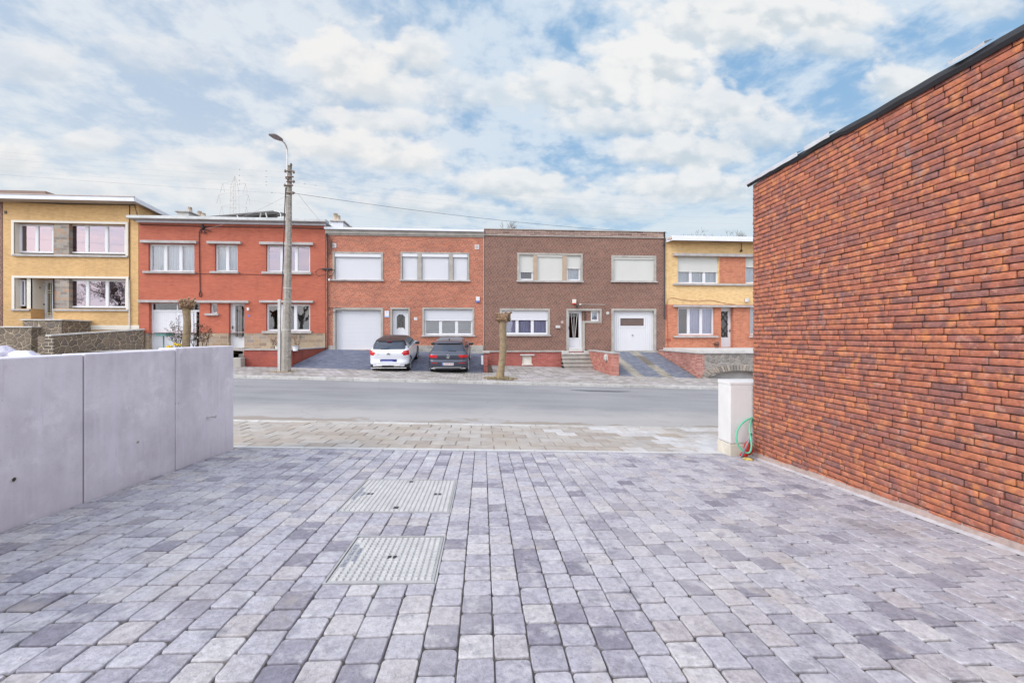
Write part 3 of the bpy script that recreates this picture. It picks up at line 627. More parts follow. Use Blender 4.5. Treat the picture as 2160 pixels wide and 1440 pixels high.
# ------------------------------------------------------------------ hose, net sack, pipe, sponge at the brick corner
def P(px, py, Y): return Vector((FX(px, Y), Y, FZ(px, py, Y)))
def catm(pts, n=8):
    o_ = []; pts = [Vector(p) for p in pts]
    for i in range(len(pts)-1):
        a, b, c, d = pts[max(i-1, 0)], pts[i], pts[i+1], pts[min(i+2, len(pts)-1)]
        for j in range(n):
            t = j/n; o_.append(.5*((2*b)+(-a+c)*t+(2*a-5*b+4*c-d)*t*t+(-a+3*b-3*c+d)*t**3))
    o_.append(pts[-1]); return o_
hose = [P(1592, 881, 5.37), P(1580, 883, 5.335), P(1566, 892, 5.31), P(1556, 906, 5.29), P(1553, 920, 5.27), P(1556, 936, 5.25), P(1566, 950, 5.22), P(1577, 955, 5.18), P(1583, 950, 5.16), P(1585, 938, 5.17), P(1583, 922, 5.20), P(1581, 904, 5.25), P(1583, 892, 5.31), P(1588, 884, 5.39), P(1596, 880, 5.45)]
tag(obj('garden_hose', MB().tube(catm(hose, 7), .0115, 8), M('green_hose', (.11, .43, .27), .35, var=.05), org=tuple(hose[6])), 'pale green garden hose looped in front of the grey cabinet', 'hose')
rp = P(1579, 942, 5.26)
netm = M('red_net', (.50, .025, .02), .6, var=.5, ns=90., bump=.9, bs=160.)
tag(obj('net_sack', MB().blob((rp.x, rp.y, rp.z-.015), .055, .05, .085, 2, .16, nu=18, nv=12).blob((rp.x-.07, rp.y-.02, rp.z-.095), .055, .04, .035, 5, .3), netm, org=tuple(rp)), 'small red net sack leaning on the brick corner behind the hose', 'sack')
a, b = P(1564, 964, 5.12), P(1586, 914, 5.24)
tag(obj('metal_pipe', MB().tube([a, lerp(a, b, .5), b], [.014, .013, .012], 8), M('grey_pipe', (.20, .19, .21), .5, .2), org=tuple(a)), 'short grey pipe leaning against the brick corner through the hose loop', 'pipe')
yp = P(1577, 961, 5.16); yp.z = GD(yp.x, yp.y)+.012
tag(obj('cleaning_cloth', MB().blob((yp.x, yp.y, yp.z), .055, .04, .018, 9, .4, nu=14), M('yellow_cloth', (.62, .47, .16), .9, var=.3, ns=30.), org=tuple(yp)), 'crumpled yellow cloth on the paving under the green hose', 'cloth')

# ================================================================== HOUSES
YF = 24.2
def front(x0, x1, z0, z1, Y, holes, dep=.22):
    """front wall sheet with real openings and reveals; holes: (x0,x1,z0,z1[,depth])"""
    mb = MB(); X = sorted({x0, x1}.union(*[{min(max(h[0], x0), x1), min(max(h[1], x0), x1)} for h in holes])); Z = sorted({z0, z1}.union(*[{h[2], h[3]} for h in holes]))
    Z = [z for z in Z if z0-1e-6 <= z <= z1+1e-6]
    for a, b in zip(X, X[1:]):
        for c, d in zip(Z, Z[1:]):
            if b-a < 1e-5 or d-c < 1e-5: continue
            mx, mz = (a+b)/2, (c+d)/2
            if any(h[0] < mx < h[1] and h[2] < mz < h[3] for h in holes): continue
            mb.poly([(a, Y, c), (b, Y, c), (b, Y, d), (a, Y, d)])
    for h in holes:
        a, b, c, d = h[:4]; q = Y+(h[4] if len(h) > 4 else dep)
        mb.poly([(a, Y, c), (a, Y, d), (a, q, d), (a, q, c)]); mb.poly([(b, Y, c), (b, q, c), (b, q, d), (b, Y, d)])
        mb.poly([(a, Y, d), (b, Y, d), (b, q, d), (a, q, d)]); mb.poly([(a, Y, c), (a, q, c), (b, q, c), (b, Y, c)])
    return mb
def body(mb, x0, x1, z0, z1, Y, D=9.):
    mb.poly([(x0, Y, z0), (x0, Y, z1), (x0, Y+D, z1), (x0, Y+D, z0)]); mb.poly([(x1, Y, z0), (x1, Y+D, z0), (x1, Y+D, z1), (x1, Y, z1)])
    mb.poly([(x0, Y+D, z0), (x0, Y+D, z1), (x1, Y+D, z1), (x1, Y+D, z0)]); return mb
def ring(mb, o, i, y0, y1):
    (a, b, c, d), (e, f, g, h) = o, i
    if h < d: mb.box(a, b, y0, y1, h, d)
    if e > a: mb.box(a, e, y0, y1, g, h)
    if b > f: mb.box(f, b, y0, y1, g, h)
    if g > c: mb.box(a, b, y0, y1, c, g)
    return mb
def window(par, rc, Y, n=3, fr=.07, mul=.13, curtain='curtain', glass='glass', sh=0., shm='wshut', box=0., widths=None, cf=1., drape=None, name='window'):
    x0, x1, z0, z1 = rc; zt = z1-(z1-z0)*sh; mb = MB()
    ww = widths or [1]*n; tot = sum(ww); inner = x1-x0-2*fr-mul*(len(ww)-1); xs_ = []; x = x0+fr
    for w in ww: xs_.append((x, x+inner*w/tot)); x += inner*w/tot+mul
    ring(mb, rc, (x0+fr, x1-fr, z0+fr, z1-fr), Y, Y+.07)
    for (a, b), (c, d) in zip(xs_, xs_[1:]): mb.box(b, c, Y+.004, Y+.066, z0+fr, z1-fr)
    # sash rebates
    for a, b in xs_: ring(mb, (a, b, z0+fr, z1-fr), (a+.028, b-.028, z0+fr+.028, z1-fr-.028), Y+.018, Y+.055)
    w = obj(name, mb, K['white'], par)
    gl = MB()
    for a, b in xs_: gl.poly([(a, Y+.04, z0+fr), (b, Y+.04, z0+fr), (b, Y+.04, z1-fr), (a, Y+.04, z1-fr)])
    obj('pane', gl, K[glass], w)
    if curtain:
        cu = MB()
        for pi, (a, b) in enumerate(xs_):
            if drape is not None and pi not in drape: continue
            N_ = 22; zc = lerp(z1, z0, cf)
            for i in range(N_):
                u, v = lerp(a-.03, b+.03, i/N_), lerp(a-.03, b+.03, (i+1)/N_); f = lambda q: Y+.16+.03*math.sin(q*52+math.sin(q*9)*2)
                cu.poly([(u, f(u), zc), (v, f(v), zc), (v, f(v), z1), (u, f(u), z1)], 0, True)
        if curtain == 'blind':
            cu = MB()
            for a, b in xs_:
                z = z0+fr
                while z < z1-.05: cu.box(a-.02, b+.02, Y+.11, Y+.115, z, z+.07); z += .12
            obj('blind', cu, K['blind'], w)
        elif cu.v: obj('curtain', cu, K[curtain], w)
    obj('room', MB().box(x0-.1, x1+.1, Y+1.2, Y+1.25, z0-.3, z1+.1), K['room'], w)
    if sh > 0: shutter(w, x0+.01, x1-.01, zt, z1-box, Y-.03, shm)
    if box: obj('shutter_box', MB().box(x0-.01, x1+.01, Y-.10, Y+.02, z1-box, z1, bev=.01), K[shm], w)
    return w
def shutter(par, x0, x1, z0, z1, Y, m='wshut', name='roller_shutter', pitch=.055):
    mb = MB(); n = max(1, int((z1-z0)/pitch)); p = (z1-z0)/n
    for i in range(n):
        a, b = z0+i*p, z0+(i+1)*p; g = p*.16
        mb.poly([(x0, Y, a+g), (x1, Y, a+g), (x1, Y-.002, b), (x0, Y-.002, b)]); mb.poly([(x0, Y+.008, a), (x1, Y+.008, a), (x1, Y, a+g), (x0, Y, a+g)])
        mb.poly([(x0, Y-.002, b), (x1, Y-.002, b), (x1, Y+.008, b+.0001), (x0, Y+.008, b+.0001)])
    mb.box(x0-.012, x0+.012, Y-.012, Y+.02, z0, z1); mb.box(x1-.012, x1+.012, Y-.012, Y+.02, z0, z1); mb.box(x0+.013, x1-.013, Y-.011, Y+.012, z0-.03, z0+.012)
    return obj(name, mb, K[m], par)
def bandpart(par, name, px0, px1, py0, py1, y0, y1, mat, Y=YF):
    x0, x1, z0, z1 = RC(px0, px1, py0, py1, Y); return obj(name, MB().box(x0, x1, Y+y0, Y+y1, z0, z1, bev=.008), K[mat] if isinstance(mat, str) else mat, par)
def ins(rc, d): return (rc[0]+d, rc[1]-d, rc[2]+d, rc[3]-d)

# ---------------- house 0 (brown sliver at the far left)
h0 = thing('row_house', 'sliver of a dark brown brick house at the far left edge, beyond the yellow house', 'house', (-30.5, YF, .4))
obj('wall', body(MB().box(-35.8, -25.88, YF-.01, YF+.2, -1.5, FZ(0, 426, YF)), -35.8, -25.88, -1.5, FZ(0, 426, YF), YF+.2), K['brown'], h0)
obj('roof', MB().box(-36, -25.9, YF-.5, YF+.9, FZ(0, 424, YF), FZ(0, 413, YF)).box(-34, -26.2, YF+2.5, YF+8.5, FZ(0, 424, YF), FZ(10, 401, YF+2.5)), M('brown_roof_trim', (.22, .15, .12), .7), h0)
# ---------------- house 1 (yellow)
X1a, X1b = -25.86, -18.97
h1 = thing('row_house', 'yellow brick house with white framed window bands and wide white roof edge, left', 'house', (-22.4, YF, .4))
zt = FZ(150, 430, YF)+.12; zb = FZ(150, 690, YF)
up = RC(25, 271, 466.5, 539.5); lo = RC(26, 272, 582.5, 653.5)
upi = (up[0]+.13, up[1]-.13, up[2]+.06, up[3]-.12); loi = (lo[0]+.13, lo[1]-.13, lo[2]+.06, lo[3]-.12)
dr = RC(65, 112, 586, 674); drh = (dr[0], dr[1], dr[2], loi[3])
wmb = front(X1a, X1b, -1.6, zt, YF, [upi+(.32,), (loi[0], drh[0], loi[2], loi[3], .32), (drh[0], drh[1], drh[2], loi[3], .75), (drh[1], loi[1], loi[2], loi[3], .32)])
obj('wall', body(wmb, X1a, X1b, -1.6, zt, YF), K['yellow'], h1)
fr1 = MB(); ring(fr1, up, upi, YF-.04, YF+.02)
ring(fr1, lo, loi, YF-.04, YF+.02) if False else None
fr1.box(lo[0], lo[1], YF-.04, YF+.02, loi[3], lo[3]); fr1.box(lo[0], loi[0], YF-.04, YF+.02, lo[2], loi[3]); fr1.box(loi[1], lo[1], YF-.04, YF+.02, lo[2], loi[3])
fr1.box(upi[0]+.001, upi[0]+.014, YF+.021, YF+.30, upi[2], upi[3]); fr1.box(loi[0]+.001, loi[0]+.014, YF+.021, YF+.30, loi[2], loi[3])
obj('window_surround', fr1, K['cream'], h1)
obj('sill', MB().box(up[0]+.1, up[1], YF-.09, YF+.3, up[2]-.06, up[2]+.035).box(lo[0], drh[0]-.01, YF-.09, YF+.3, lo[2]-.06, lo[2]+.035).box(drh[1]+.01, lo[1], YF-.09, YF+.3, lo[2]-.06, lo[2]+.035), K['coping'], h1)
YW = YF+.24
def W1(a, b, c, d, n, **k): return window(h1, RC(a, b, c, d, YW), YW, n, glass='glassr', curtain=k.pop('curtain', None), **k)
W1(41.5, 113, 473, 533.5, 2); W1(141, 266, 473.5, 535, 3); W1(142.5, 267, 589.5, 649, 3)
W1(42.5, 53, 590, 645.5, 1, fr=.05)
bp = RC(111, 143, 470, 537); obj('stone_pillar', MB().box(bp[0], bp[1], YF+.06, YF+.5, upi[2]-.02, upi[3]), K['pillarst'], h1)
obj('stone_pillar', MB().box(drh[1]+.001, FX(143, YF), YF+.06, YF+.73, loi[2]-.02, loi[3]), K['pillarst'], h1)
bp = RC(53, 65, 586, 651); obj('cream_pillar', MB().box(bp[0], drh[0]-.001, YF+.08, YF+.5, loi[2], loi[3]).box(drh[0]+.001, drh[0]+.014, YF+.08, YF+.72, loi[2], loi[3]), K['cream'], h1)
Yd = YF+.70; d_ = RC(90, 117, 591, 676, Yd); obj('porch_wall', MB().box(drh[0], d_[0], Yd-.02, Yd+.05, drh[2], loi[3]).box(d_[0], drh[1]+.1, Yd-.02, Yd+.1, d_[3], loi[3]), K['cream'], h1)
door1 = obj('door', ring(MB(), d_, (d_[0]+.22, d_[1]-.2, d_[2]+.28, d_[3]-.16), Yd, Yd+.06), K['white'], h1)
obj('pane', MB().box(d_[0]+.22, d_[1]-.2, Yd+.02, Yd+.03, d_[2]+.28, d_[3]-.16), K['glassd'], door1)
gr = MB()
for x in (.32, .44, .62): gr.bar((d_[0]+x, Yd-.05, d_[2]+.2), (d_[0]+x, Yd-.05, d_[3]-.1), .025)
for z in (.30, .42, 1.55, 1.68): gr.bar((d_[0]+.15, Yd-.05, d_[2]+z), (d_[1]-.02, Yd-.05, d_[2]+z), .022)
obj('grille', gr, M('cream_metal', (.6, .55, .42), .5), door1); obj('handle', MB().blob((d_[0]+.1, Yd-.04, d_[2]+.9), .04, .04, .05, 0, 0), K['dark'], door1)
lx, lz = FX(79.5, YF+.45), FZ(79.5, 606, YF+.45)
lan = obj('porch_lantern', MB().cyl((lx, YF+.45, lz-.16), (lx, YF+.45, lz+.05), .09, .14, 6).cyl((lx, YF+.45, lz+.05), (lx, YF+.45, lz+.16), .16, .03, 6).tube([(lx, YF+.45, lz+.16), (lx+.05, YF+.5, lz+.26), (lx+.15, YF+.6, lz+.2), (lx+.2, YF+.69, lz+.05)], .018), K['white'], h1)
obj('lantern_glass', MB().cyl((lx, YF+.45, lz-.12), (lx, YF+.45, lz+.02), .11, .145, 6), K['glassd'], lan)
bandpart(h1, 'base_strip', 130, 294, 686, 695.5, -.03, .02, 'cream')
# overhanging roof
zr = FZ(283, 417, 23.6); th = .25
def slabx(mb, x0, x1, y0, y1, za, zb_, t):
    k = len(mb.v); mb.v += [(x0, y0, za-t), (x1, y0, za-t), (x1, y1, zb_-t), (x0, y1, zb_-t), (x0, y0, za), (x1, y0, za), (x1, y1, zb_), (x0, y1, zb_)]
    for q in ((0, 3, 2, 1), (4, 5, 6, 7), (0, 1, 5, 4), (1, 2, 6, 5), (2, 3, 7, 6), (3, 0, 4, 7)): mb.face(tuple(k+i for i in q))
    return mb
rf = obj('roof', slabx(MB(), -26.1, -18.72, 23.62, 33, zr-.02, zr-.9, .12), K['soffit'], h1)
fs = MB().box(-26.15, -18.70, 23.56, 23.618, zr-.20, zr+.02); slabx(fs, -18.718, -18.66, 23.6, 33, zr+.02, zr-.86, .22); obj('fascia', fs, K['fascia'], rf)
fs = MB().box(-26.15, -18.66, 23.53, 23.60, zr+.022, zr+.06); obj('roof_edge', fs, M('roof_edge_trim', (.45, .35, .32), .5), rf)
cb = FX(274, YF); obj('downpipe', MB().tube([(cb, YF-.04, FZ(274, 590, YF)), (cb+.02, YF-.05, FZ(274, 693, YF))], .035, 8), K['concl'], h1)
obj('cable', MB().tube([(FX(8, YF), YF-.02, zt-.05), (FX(140, YF), YF-.03, zt-.14), (cb, YF-.02, zt-.12), (cb, YF-.02, FZ(274, 590, YF))], .022, 5).tube([(cb, YF-.02, zt-.12), (cb+.28, YF-.04, zt-.12), (cb+.36, YF-.04, zt-.5), (cb+.5, YF-.05, zt-.85)], .02, 5), K['cable'], h1)
obj('wall_vent', MB().box(FX(10, YF), FX(14.5, YF), YF-.03, YF+.01, FZ(12, 451, YF), FZ(12, 445, YF)), K['dark'], h1)

# ---------------- house 2 (smooth red)
X2a, X2b = -18.95, -8.93
h2 = thing('row_house', 'smooth red brick house with striped courses, long grey lintels and solar rack on roof', 'house', (-14, YF, -.75))
zt = FZ(490, 473, YF); zpl = FZ(490, 702.7, YF)
wA, wB, wC, wD = RC(313, 410, 514.5, 573), RC(453, 501, 515.5, 573), RC(561, 654, 517, 574), RC(561, 654, 641, 698)
gA = RC(314, 420.5, 639, 738.5); sA = RC(443, 457.6, 639.5, 661); dA = RC(482.6, 516, 639.7, 733.5)
allh = [wA, wB, wC, wD, gA+(.3,), sA, dA+(.3,)]
def cut(h, lo_, hi_): return [(a[0], a[1], max(a[2], lo_), min(a[3], hi_))+tuple(a[4:]) for a in h if a[3] > lo_ and a[2] < hi_]
obj('wall', body(front(X2a, X2b, zpl, zt, YF, cut(allh, zpl, 99)), X2a, X2b, -1.8, zt, YF), K['red'], h2)
obj('stone_plinth', front(X2a, X2b, -1.8, zpl-.001, YF-.03, cut(allh, -1.8, zpl-.001), .3), K['plinth'], h2)
YW = YF+.13
window(h2, wA, YW, 3); window(h2, wB, YW, 2); window(h2, wC, YW, 3, drape=[0], glass='glassr'); window(h2, wD, YW, 3, curtain=None, glass='glass', widths=[1, .8, 1])
for (a, b, c, d) in ((299, 417, 508, 513.5), (438.7, 510, 509.8, 515), (549, 662, 511.5, 517), (295, 526, 633.5, 638.7), (549, 662, 634, 638.7)): bandpart(h2, 'lintel', a, b, c, d, -.14, .02, 'coping')
for (a, b, c, d) in ((303.6, 413.5, 572.5, 577), (444.6, 504, 572.5, 577), (553.5, 658, 573.5, 578.5), (434, 462.5, 661, 665.5), (554, 658.5, 698, 703)): bandpart(h2, 'sill', a, b, c, d, -.12, .14, 'coping')
window(h2, sA, YW, 1, fr=.06, curtain=None)
# garage front: dark transoms, white leaf, wicket door, side light
a, b, c, d = gA; Yg = YF+.2; w = b-a; gf = MB(); ht = d-c
ring(gf, gA, (a+.06, b-.02, c+.04, d-.03), Yg, Yg+.08); gf.box(a+.06, b-.02, Yg+.005, Yg+.075, d-.47, d-.37); gf.box(a+w*.50, a+w*.525, Yg+.002, Yg+.07, d-.37, d-.03)
gf.box(a+w*.855, a+w*.89, Yg+.002, Yg+.07, c+.04, d-.47); gf.box(a+w*.89, b-.02, Yg+.003, Yg+.07, c+.04+.62, c+.04+.72)
gar = obj('garage_door', gf, K['white'], h2)
lf = MB(); xx = a+.065
while xx < a+w*.45: lf.box(xx, xx+.097, Yg+.02, Yg+.05, c+.045, d-.475); xx += .1
lf.box(a+w*.455, a+w*.852, Yg+.03, Yg+.05, c+.045, d-.475); ring(lf, (a+w*.50, a+w*.83, c+.045, d-.53), (a+w*.53, a+w*.80, c+.2, d-.67), Yg-.01, Yg+.028)
obj('door_leaf', lf, K['wshut'], gar)
obj('pane', MB().box(a+.06, b-.02, Yg+.03, Yg+.035, d-.37, d-.03).box(a+w*.89, b-.02, Yg+.03, Yg+.035, c+.04, d-.47), K['glassd'], gar)
# entrance door
def door(par, rc, Y, gl, bars=None, glass='glassd', name='door', handle=None, fr=.05, panel=None):
    a, b, c, d = rc; mb = MB(); ring(mb, rc, (a+fr, b-fr, c+.02, d-fr), Y, Y+.09); g = (a+gl[0], b-gl[1], c+gl[2], d-gl[3])
    ring(mb, (a+fr, b-fr, c+.02, d-fr), g, Y+.03, Y+.075)
    if panel: ring(mb, (a+fr+.08, b-fr-.08, c+.10, g[2]-.08), (a+fr+.12, b-fr-.12, c+.14, g[2]-.12), Y+.018, Y+.029)
    o = obj(name, mb, K['white'], par); obj('pane', MB().box(g[0], g[1], Y+.045, Y+.055, g[2], g[3]), K[glass], o)
    if bars:
        gb = MB()
        for (p, q, r_, s_) in bars: gb.bar((lerp(g[0], g[1], p), Y+.005, lerp(g[2], g[3], q)), (lerp(g[0], g[1], r_), Y+.005, lerp(g[2], g[3], s_)), .024)
        obj('grille', gb, bars_mat, o)
    if handle: hx, hz = handle; obj('handle', MB().box(a+hx-.02, a+hx+.02, Y+.0, Y+.029, c+hz-.09, c+hz+.09).tube([(a+hx, Y+.01, c+hz+.02), (a+hx, Y-.03, c+hz+.02), (a+hx+.09, Y-.03, c+hz+.02)], .012), K['dark'], o)
    return o
bars_mat = K['alu']
Yd = YF+.18
d2 = door(h2, dA, Yd, (.22, .06, .62, .12), [(x, -.05, x, 1.03) for x in (.1, .38, .5, .62, .9)]+[(-.15, z, 1.1, z) for z in (.04, .09, .14)], handle=(.1, 1.15))
obj('letter_slot', MB().box(dA[0]+.40, dA[1]-.25, Yd+.015, Yd+.029, dA[2]+.42, dA[2]+.50), K['alu'], d2)
bandpart(h2, 'number_plate', 523, 527.5, 663.5, 668, -.012, .0, 'blueplate'); bandpart(h2, 'porch_lamp', 523, 527, 649, 655, -.12, -.0, 'white')
# gutter / fascia
zf0, zf1 = FZ(490, 474, YF), FZ(490, 465.5, YF)
obj('fascia', MB().box(-19.0, X2b+.03, YF-.16, YF+.02, zf0+.02, zf1+.05), K['fascia'], h2)
zg = FZ(490, 464.5, 23.9); obj('gutter', MB().box(-19.25, X2b+.18, 23.72, YF+.10, zg-.045, zg+.14, bev=.03), K['zinc'], h2)
obj('roof', MB().box(X2a, X2b, YF+.11, YF+9, zt-.1, zg+.10), K['roof'], h2)
cx0 = FX(421, YF)
cbl = MB().tube(catm([(FX(447, YF), YF-.05, FZ(440, 488, YF)), (FX(430, YF), YF-.05, FZ(430, 484, YF)), (FX(422, YF), YF-.04, FZ(422, 489, YF)), (FX(421, YF), YF-.03, FZ(421, 520, YF)), (FX(422.5, YF), YF-.03, FZ(422, 600, YF)), (FX(423, YF), YF-.03, FZ(422, 612, YF)), (FX(426, YF), YF-.03, FZ(424, 622, YF)), (FX(423, YF), YF-.03, FZ(424, 626, YF)), (FX(421, YF), YF-.03, FZ(424, 621, YF)), (FX(423, YF), YF-.03, FZ(422, 613, YF))], 5), .022, 6)
cbl.tube([(X2a+.1, YF-.03, zt-.12), (-15, YF-.03, zt-.16), (-12, YF-.03, zt-.14), (X2b-.1, YF-.03, zt-.16)], .02, 5)
cbl.tube([(FX(414, YF), YF-.02, FZ(414, 577.5, YF)), (FX(445, YF), YF-.02, FZ(445, 577.5, YF))], .012, 4).tube([(FX(504, YF), YF-.02, FZ(520, 578.5, YF)), (FX(554, YF), YF-.02, FZ(540, 579, YF))], .012, 4)
obj('cable', cbl, K['cable'], h2)
bx, bz = FX(431, YF), FZ(431, 483, YF); obj('cable_bracket', MB().tube([(bx, YF, bz), (bx, YF-.2, bz+.05)], .025).blob((bx, YF-.12, bz+.08), .09, .09, .12, 4, .3).blob((bx-.1, YF-.08, bz-.18), .04, .04, .06, 5, .3).blob((bx+.08, YF-.08, bz-.2), .04, .04, .08, 6, .3), K['dark'], h2)
# solar rack on the roof
sr = thing('solar_collector', 'tilted solar collector rack on the roof of the smooth red house', 'solar panel', (-12, 27.8, zg+.12)); Ys = 27.2
xa, xb = FX(423, Ys), FX(577, Ys); za, z2 = FZ(423, 459.5, Ys), FZ(577, 446, Ys); pm = MB(); k = 0
pnl = MB(); k = len(pnl.v); pnl.v += [(xa, Ys, za-.04), (xb, Ys, z2-.04), (xb, Ys+1.9, z2+.3), (xa, Ys+1.9, za+.06), (xa, Ys, za+.06), (xb, Ys, z2+.06), (xb, Ys+1.9, z2+.4), (xa, Ys+1.9, za+.16)]
for q in ((0, 3, 2, 1), (4, 5, 6, 7), (0, 1, 5, 4), (1, 2, 6, 5), (2, 3, 7, 6), (3, 0, 4, 7)): pnl.face(q)
obj('panel', pnl, M('solar_glass', (.10, .09, .09), .25, .2, var=.1), sr)
lg = MB(); zr_ = zg+.1
for px in (500, 550, 560): x = FX(px, Ys); t = (x-xa)/(xb-xa); lg.bar((x, Ys, lerp(za, z2, t)-.04), (x-.25 if px == 550 else x+.3, Ys+.1, zr_), .06)
lg.tube(catm([(xb, Ys, z2+.02), (xb+.35, Ys, z2-.05), (xb+.45, Ys, z2-.3), (xb+.42, Ys, zr_)], 5), .035); lg.bar((xb-.1, Ys+1.8, z2+.3), (xb+.1, Ys+1.8, zr_), .06)
obj('frame', lg, K['alu'], sr)
lg = MB(); lg.v += [(lerp(xa, xb, .25), Ys+.5, zr_), (xb, Ys+.5, zr_), (xb, Ys+.5, z2), (lerp(xa, xb, .25), Ys+.5, lerp(za, z2, .25))]; lg.face((0, 1, 2, 3)); obj('wind_shield', lg, K['roof'], sr)
def chimney(label, px0, px1, py0, Y, zb_, pots, mat='concl', cap=True):
    x0, x1, _, z1 = RC(px0, px1, py0, py0+5, Y); t = thing('chimney', label, 'chimney', ((x0+x1)/2, Y+.4, zb_))
    obj('stack', MB().box(x0, x1, Y, Y+.9, zb_, z1-.08), K[mat], t); obj('cap', MB().box(x0-.08, x1+.08, Y-.08, Y+.98, z1-.08, z1, bev=.01), K['coping'], t)
    for (px, py, r_) in pots: obj('pot', MB().cyl((FX(px, Y+.4), Y+.4, z1), (FX(px, Y+.4), Y+.4, FZ(px, py, Y+.4)), r_*1.1, r_*.9, 12), M('clay_pot', (.42, .34, .26), .8), t)
chimney('low grey roof block with one pipe, left of the solar rack', 373, 398, 445, 26.5, zg, [(401, 437.5, .11)])
chimney('small chimney with two short pots just left of the solar rack', 419, 432, 455, 28.5, zg, [(421, 446, .13), (429, 450, .13)])

# ---------------- house 3 (orange brick, white shutters)
X3a, X3b = -8.91, .06
h3 = thing('row_house', 'orange brick house with white roller shutters closed, behind the two parked cars', 'house', (-4.4, YF, -1.0))
zt = FZ(854, 495, YF)
A, B, C, D, E = RC(702, 808, 531.5, 591.5), RC(845, 990, 532, 592), RC(702.7, 808.5, 648.7, 738), RC(823.5, 865, 648.7, 739), RC(891, 1000.4, 648.7, 708.5)
zp3 = FZ(900, 728.5, YF)
hs = [A, B, C+(.3,), D+(.3,), E]
obj('wall', body(front(X3a, X3b, -1.5, zt, YF, hs), X3a, X3b, -1.8, zt+.3, YF), K['orange'], h3)
for a, b in ((FX(693, YF), C[0]), (C[1], D[0]), (D[1], X3b)): obj('stone_plinth', MB().box(a+.001, b-.001, YF-.03, YF+.01, -1.6, zp3), K['plinthg'], h3)
def surround(par, o, t=.09, sill=True, mat='conc', prj=.03, bottom=True):
    i = (o[0]+t, o[1]-t, o[2]+(t*.6 if bottom else 0), o[3]-t); mb = ring(MB(), o, i, YF-prj, YF+.2); s_ = obj('surround', mb, K[mat], par)
    if sill and bottom: obj('sill', MB().box(o[0]-.06, o[1]+.06, YF-.10, YF-.031, o[2]-.04, o[2]+.05, bev=.006), K['coping'], par)
    return i
i = surround(h3, A, .10); shb = MB
def closed(par, i, Y=YF+.03, m='wshut', box=.2):
    s_ = shutter(par, i[0]+.05, i[1]-.05, i[2]+.03, i[3]-box, Y+.05, m)
    obj('shutter_box', MB().box(i[0]+.005, i[1]-.005, Y-.05, Y+.12, i[3]-box, i[3]-.004, bev=.02), K[m], s_)
    obj('backing', MB().box(i[0]+.002, i[1]-.002, Y+.08, Y+.16, i[2], i[3]-box), K[m], s_); return s_
closed(h3, i)
i = surround(h3, B, .09)
for (p, q) in ((718, 849.5-0), ): pass
m1, m2 = RC(881.5, 889.5, 533, 590), RC(947, 955.5, 533, 590)
obj('mullion', MB().box(m1[0], m1[1], YF-.02, YF+.2, i[2], i[3]-.001), K['conc'], h3); obj('mullion', MB().box(m2[0], m2[1], YF-.02, YF+.2, i[2], i[3]-.001), K['conc'], h3)
for a, b in ((i[0], m1[0]), (m1[1], m2[0]), (m2[1], i[1])): closed(h3, (a, b, i[2], i[3]))
i = surround(h3, C, .13, False, bottom=False); gi = i
gd = shutter(h3, i[0]+.02, i[1]-.02, i[2]+.05, i[3]-.03, YF+.17, 'wshut', 'garage_door', .075); obj('backing', MB().box(i[0]+.001, i[1]-.001, YF+.19, YF+.23, i[2]-.3, i[3]), K['white'], gd)
i = surround(h3, D, .10, False, bottom=False)
d3 = door(h3, (i[0], i[1], FZ(844, 733, YF), i[3]-.02), YF+.16, (.22, .22, 1.0, .26), None, glass='glassd')
gx0, gx1 = i[0]+.22, i[1]-.22; gz0 = FZ(844, 733, YF)+1.0; gz1 = i[3]-.28
orn = MB()
for s_ in (-1, 1): orn.tube(catm([((gx0+gx1)/2, YF+.19, gz0+.1), ((gx0+gx1)/2+s_*.11, YF+.19, gz0+.35), ((gx0+gx1)/2+s_*.03, YF+.19, gz0+.6), ((gx0+gx1)/2+s_*.1, YF+.19, gz1-.06)], 5), .012, 5)
obj('grille', orn, K['dark'], d3)
arc = MB(); n_ = 12; mxx = (gx0+gx1)/2; rw = (gx1-gx0)/2
for q in range(n_):
    a0, a1 = math.pi*q/n_, math.pi*(q+1)/n_
    arc.poly([(mxx+rw*math.cos(a0), YF+.185, gz0), (mxx+rw*math.cos(a0), YF+.185, gz0+.17*math.sin(a0)), (mxx+rw*math.cos(a1), YF+.185, gz0+.17*math.sin(a1)), (mxx+rw*math.cos(a1), YF+.185, gz0)])
for sx_ in (0, 1):
    xx = gx0 if sx_ == 0 else gx1; s_ = 1 if sx_ == 0 else -1; arc.poly([(xx, YF+.186, gz1), (xx+s_*.13, YF+.186, gz1), (xx, YF+.186, gz1-.14)])
obj('panel', arc, K['white'], d3)
i = surround(h3, E, .10); window(h3, (i[0], i[1], i[2], i[3]-.01), YF+.12, 3, fr=.07, curtain='blind', sh=.42)
for (px, py) in ((705, 518), (1006, 521)):
    v = RC(px-4.5, px+4.5, py-4.5, py+4.5); vv = obj('wall_vent', ring(MB(), v, ins(v, .035), YF-.03, YF+.01), K['white'], h3); lv = MB(); z = v[2]+.05
    while z < v[3]-.05: lv.box(v[0]+.03, v[1]-.03, YF-.018, YF-.005, z, z+.018); z += .035
    obj('louvre', lv, K['alu'], vv)
al = RC(1004, 1012, 626, 638); ab = obj('alarm_box', MB().box(al[0], al[1], YF-.09, YF, al[2]+.09, al[3], bev=.015), K['white'], h3); obj('beacon', MB().box(al[0]+.01, al[1]-.01, YF-.085, YF, al[2], al[2]+.088, bev=.01), K['blueplate'], ab)
